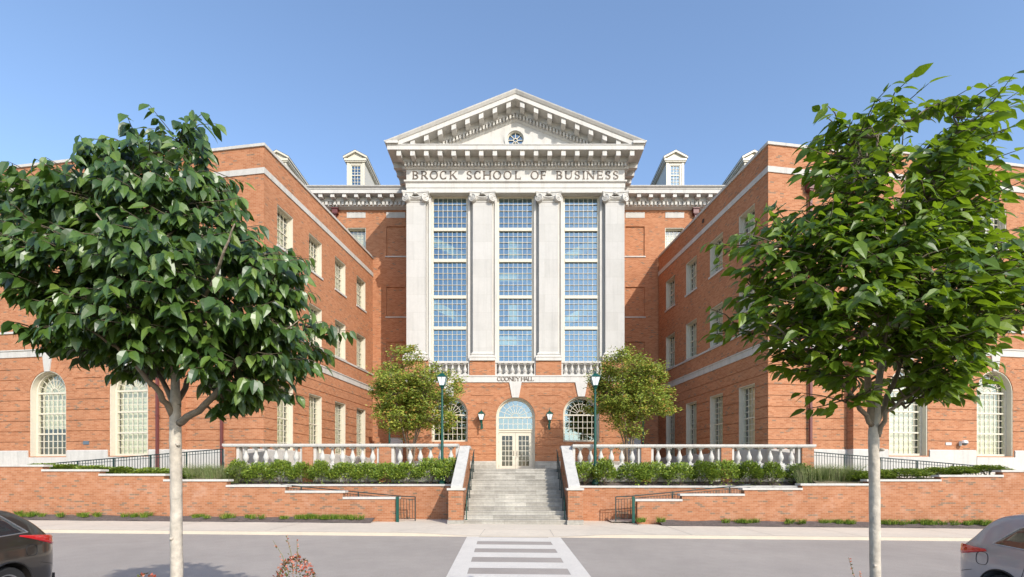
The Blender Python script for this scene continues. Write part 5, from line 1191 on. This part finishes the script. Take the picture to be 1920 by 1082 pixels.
# roses in the near island
def rose(x, y, zt, r, label, n, sprigs):
    rg = random.Random(int(abs(x) * 100)); zb = zr(x, y) + .05; t = thing('rose_bush', label, 'bush', (x, y, zb)); lf, st_ = MB(), MB(); H = zt - zb
    for k in range(10): a = rg.uniform(0, 6.28); st_.tube([(0, 0, 0), (math.cos(a) * r * .4, math.sin(a) * r * .4, H * .5), (math.cos(a) * r * .7, math.sin(a) * r * .7, H * .85)], [.008, .006, .003], 4)
    for i in range(n):
        u = Vector((rg.gauss(0, 1), rg.gauss(0, 1), rg.gauss(0, 1))).normalized(); q = Vector((u.x * r, u.y * r, H - .42 + u.z * .42)) * 1; q.x *= .6 + .4 * rg.random(); q.y *= .6 + .4 * rg.random()
        leafgeo(lf, q, u + Vector((rg.gauss(0, .7), rg.gauss(0, .7), rg.gauss(0, .7))), u + Vector((0, 0, .5)), rg.uniform(.02, .038), rg.uniform(.016, .026), simple=True)
    for dx, dz in sprigs:
        p0 = Vector((dx * .3, 0, H - .15)); p1 = Vector((dx, -.02, H + dz)); st_.tube([p0, p0.lerp(p1, .5) + Vector((0.01, 0, .02)), p1], [.004, .003, .0015], 4)
        for k in range(14): f = rg.uniform(.25, 1); leafgeo(lf, p0.lerp(p1, f), Vector((rg.uniform(-1, 1), rg.uniform(-.5, .5), rg.uniform(0, 1))), Vector((0, -1, .5)), .022, .011, simple=True)
    st_.build('stems', mat('rose_stem', (0.16, 0.15, 0.05), .6), t); lf.build('foliage', M['rose'], t, uv=False)
rose(-1.93, 4.4, 1.29, .22, 'pinkish rose bush with bare sprigs at the bottom edge, right of the left trunk', 1500, [(-.19, .15), (-.07, .19), (.02, .16)])
rose(-3.1, 4.2, 1.18, .16, 'low pinkish rose bush barely showing beside the left tree trunk', 700, [])
rose(2.85, 4.1, 1.10, .2, 'rose bush sending one green sprig up beside the right tree trunk', 500, [(-.14, .24), (-.05, .12)])

# ================================================================== CARS
def interp(T, x):
    for (a, b), (c, d) in zip(T, T[1:]):
        if x <= c: f = max(0, (x - a) / (c - a)); f = f * f * (3 - 2 * f) * .5 + f * .5; return b + (d - b) * f
    return T[-1][1]
def car(label, cat, X0, Yr, zb, side, paint, lamp, TOP, HW, wx, fuel, qw, zbelt):
    """local frame: x = metres forward from the tail, y across (+y is the side seen), z up. Nose points at the street island."""
    t = thing('parked_car', label, cat, (X0, Yr, zb), R(-90))
    ym = 0.0; sy = side
    def side_y(x, z):
        w_ = interp(HW, x); top = interp(TOP, x)
        if z < .35: g = .90 + .08 * (z - .15) / .2
        elif z < .70: g = .98 + .02 * (z - .35) / .35
        elif z < zbelt: g = 1.0 - .045 * ((z - .70) / (zbelt - .70)) ** 2
        else: g = .955 - .30 * (z - zbelt) / .72
        g += 0.006 * math.exp(-((z - (zbelt - .12)) / .03) ** 2)
        return w_ * g
    xsn = [0, .02, .05, .1, .18, .28, .4, .52, .66, .8, .95, 1.1, 1.3, 1.6, 2.0, 2.4, 2.8, 3.1, 3.4, 3.7, 4.0, 4.3, 4.5, 4.6, 4.64]
    zl = [.22, .32, .45, .58, .70, .80, .88, .94, 1.0]
    mb = MB(); vs = []
    for x in xsn:
        T_ = interp(TOP, x); zz_ = [min(z, T_ - .05) for z in zl] + [1.0 + (T_ - .05 - 1.0) * k / 5 if T_ > 1.06 else T_ - .05 + .001 * k for k in range(1, 6)]
        half = [(side_y(x, z), z) for z in zz_]; ye = half[-1][0]; half += [(ye * .95, T_ - .018), (ye * .7, T_ - .002), (ye * .35, T_ + .008), (0, T_ + .01)]
        ring = [(x, y, z) for y, z in half] + [(x, -y, z) for y, z in half[-2::-1]]; vs += ring; kk = len(ring)
    fs = [(i * kk + j, i * kk + j + 1, (i + 1) * kk + j + 1, (i + 1) * kk + j) for i in range(len(xsn) - 1) for j in range(kk - 1)]
    fs += [(i * kk + kk - 1, i * kk, (i + 1) * kk, (i + 1) * kk + kk - 1) for i in range(len(xsn) - 1)]
    fs += [tuple(range(kk))[::-1], tuple((len(xsn) - 1) * kk + j for j in range(kk))]
    mb.add(vs, fs); body = mb.build('body', paint, t, smooth=True)
    sb = body.modifiers.new('s', 'SUBSURF'); sb.levels = sb.render_levels = 1
    cut = MB()
    for wxx in (wx, 3.72):
        Mv = Matrix.Translation((wxx, 0, .37)) @ Matrix.Rotation(R(90), 4, 'X'); cut.lathe([(.405, -1.3), (.405, -.62), (.405, .62), (.405, 1.3)], 40, (0, 0, 0), Mv)
    co = cut.build('cut', M['trim'])
    for o_ in (body, co):
        bm = bmesh.new(); bm.from_mesh(o_.data); bmesh.ops.remove_doubles(bm, verts=bm.verts, dist=1e-5); bmesh.ops.recalc_face_normals(bm, faces=bm.faces); bm.to_mesh(o_.data); bm.free()
    co.location = (0, 0, 0); co.parent = t
    bo = body.modifiers.new('b', 'BOOLEAN'); bo.object = co; bo.operation = 'DIFFERENCE'; bo.solver = 'EXACT'
    dg = bpy.context.evaluated_depsgraph_get(); me = bpy.data.meshes.new_from_object(body.evaluated_get(dg)); body.modifiers.clear(); old = body.data; body.data = me; bpy.data.objects.remove(co)
    me.materials.clear(); me.materials.append(paint)
    for p_ in me.polygons: p_.use_smooth = True; p_.material_index = 0
    me.set_sharp_from_angle(angle=R(40))
    def patch(name, quad, m_, off=.008, par=t, nu=10, nv=6, both=True):
        for ss in ((1, -1) if both else (sy,)):
            mb = MB(); g = []
            for j in range(nv + 1):
                for i in range(nu + 1):
                    u, v = i / nu, j / nv; x = (quad[0][0] * (1 - u) + quad[1][0] * u) * (1 - v) + (quad[3][0] * (1 - u) + quad[2][0] * u) * v; z = (quad[0][1] * (1 - u) + quad[1][1] * u) * (1 - v) + (quad[3][1] * (1 - u) + quad[2][1] * u) * v
                    e = min(u, 1 - u, v, 1 - v); g.append((x - (0.012 if x < .03 else 0), ss * (side_y(x, z) + off * min(1, e * 8 + .15)), z))
            n1 = nu + 1; mb.add(g, [(j * n1 + i, j * n1 + i + 1, (j + 1) * n1 + i + 1, (j + 1) * n1 + i) for j in range(nv) for i in range(nu)]); mb.build(name, m_, par, smooth=True)
    patch('taillight', lamp, M['lens'], .022)
    patch('side_window', qw, M['carglass'], .006)
    patch('side_window', [(1.62, zbelt + .03), (2.5, zbelt + .03), (2.55, 1.56), (1.62, 1.60)], M['carglass'], .006)
    # window surround, fuel flap outline, panel gaps
    line = lambda P_, r_, m_, nm: [(_mb := MB(), _mb.tube([(x, ss * (side_y(x, z) + .002), z) for x, z in P_], r_, 5, False), _mb.build(nm, m_, t)) for ss in (1, -1)]
    q = qw + [qw[0]]; P_ = []
    for a, b in zip(q, q[1:]): P_ += [(a[0] + (b[0] - a[0]) * k / 6, a[1] + (b[1] - a[1]) * k / 6) for k in range(6)]
    line(P_ + [P_[0]], .011, M['chrome'], 'window_trim')
    fx, fz, fr = fuel; line([(fx + fr * math.copysign(abs(math.cos(a)) ** .7, math.cos(a)), fz + fr * .95 * math.copysign(abs(math.sin(a)) ** .7, math.sin(a))) for a in [2 * math.pi * k / 28 for k in range(29)]], .0045, M['trim'], 'fuel_flap')
    line([(1.32, .45), (1.36, .7), (1.42, .95), (1.46, 1.12)], .005, M['trim'], 'door_gap'); line([(.16, .62), (.3, .66), (.46, .70)], .004, M['trim'], 'bumper_gap')
    arcp = [(wx + .415 * math.cos(a), .37 + .415 * math.sin(a)) for a in [math.pi * k / 20 for k in range(21)]]; line(arcp, .014, M['trim'], 'arch_lip')
    # tailgate glass and number recess on the back
    mb = MB(); zA, zB = 1.12, interp(TOP, .62) - .06
    g = []
    for j in range(7):
        z = zA + (zB - zA) * j / 6; xx = next((k * .01 for k in range(200) if interp(TOP, k * .01) > z + .03), .5) - .02
        for i in range(9): g.append((xx, (side_y(xx + .05, z) * .86) * (i / 4 - 1), z))
    mb.add(g, [(j * 9 + i, j * 9 + i + 1, (j + 1) * 9 + i + 1, (j + 1) * 9 + i) for j in range(6) for i in range(8)]); mb.build('rear_window', M['carglass'], t, smooth=True)
    mb = MB(); mb.box(-.035, .02, -.7, .7, .26, .42); mb.build('rear_bumper', M['trim'], t)
    for wxx in (wx, 3.72):
        for ss in (1, -1):
            Mv = Matrix.Translation((wxx, ss * (side_y(wxx, .5) - .13), .35)) @ Matrix.Rotation(R(-90) * ss, 4, 'X')
            mb = MB(); mb.lathe([(.23, -.1), (.32, -.11), (.35, -.08), (.355, 0), (.35, .08), (.32, .11), (.235, .10), (.23, .06)], 32, (0, 0, 0), Mv); wh = mb.build('wheel', M['rubber'], t)
            mb = MB(); mb.lathe([(.235, .04), (.235, .09), (.215, .085), (.2, .05), (.06, .05), (.05, .08), (.001, .085)], 32, (0, 0, 0), Mv)
            for k in range(5): mb.box(.04, .22, -.028, .028, .05, .085, Mv @ Matrix.Rotation(k * 2 * math.pi / 5, 4, 'Z'))
            mb.build('rim', M['chrome'], wh)
    mb = MB(); mb.box(.1, 4.5, -.62, .62, .24, .8); mb.build('underbody', M['trim'], t)
    return t
gp = mat('dark_grey_metallic_paint', (0.075, 0.068, 0.062), 0.28, metal=0.75, coat=1); spn = mat('silver_blue_metallic_paint', (0.30, 0.325, 0.38), 0.34, metal=0.6, coat=1)
TOPA = [(0, .70), (.02, .93), (.06, 1.02), (.14, 1.10), (.28, 1.24), (.45, 1.42), (.62, 1.56), (.8, 1.64), (1.1, 1.69), (1.9, 1.72), (2.6, 1.66), (3.3, 1.22), (3.6, 1.06), (4.3, .95), (4.55, .80), (4.64, .6)]
HWA = [(0, .62), (.02, .70), (.06, .76), (.15, .83), (.3, .885), (.5, .915), (.9, .93), (2, .935), (3.6, .93), (4.3, .86), (4.55, .7), (4.64, .55)]
car('dark grey hatchback car cut by the frame edge, its rear side facing the crossing', 'car', -8.5 - .73, 9.25, -.20, 1, gp,
    [(.015, .93), (.80, 1.185), (.78, 1.205), (.015, 1.13)], TOPA, HWA, 1.02, (.62, .93, .10), [(.62, 1.24), (1.45, 1.20), (1.45, 1.58), (1.0, 1.56)], 1.12)
TOPB = [(0, .66), (.02, .90), (.06, 1.02), (.16, 1.13), (.30, 1.22), (.42, 1.32), (.52, 1.50), (.62, 1.62), (.8, 1.70), (1.1, 1.75), (1.9, 1.77), (2.6, 1.70), (3.3, 1.24), (3.6, 1.08), (4.3, .97), (4.55, .80), (4.64, .6)]
car('silver blue crossover car cut by the frame edge, its rear side facing the crossing', 'car', 8.4 + .66, 9.42, -.36, -1, spn,
    [(.015, .91), (.74, 1.06), (.70, 1.10), (.015, 1.13)], TOPB, HWA, 1.0, (.66, .93, .115), [(.80, 1.20), (1.45, 1.17), (1.45, 1.60), (1.15, 1.50)], 1.12)
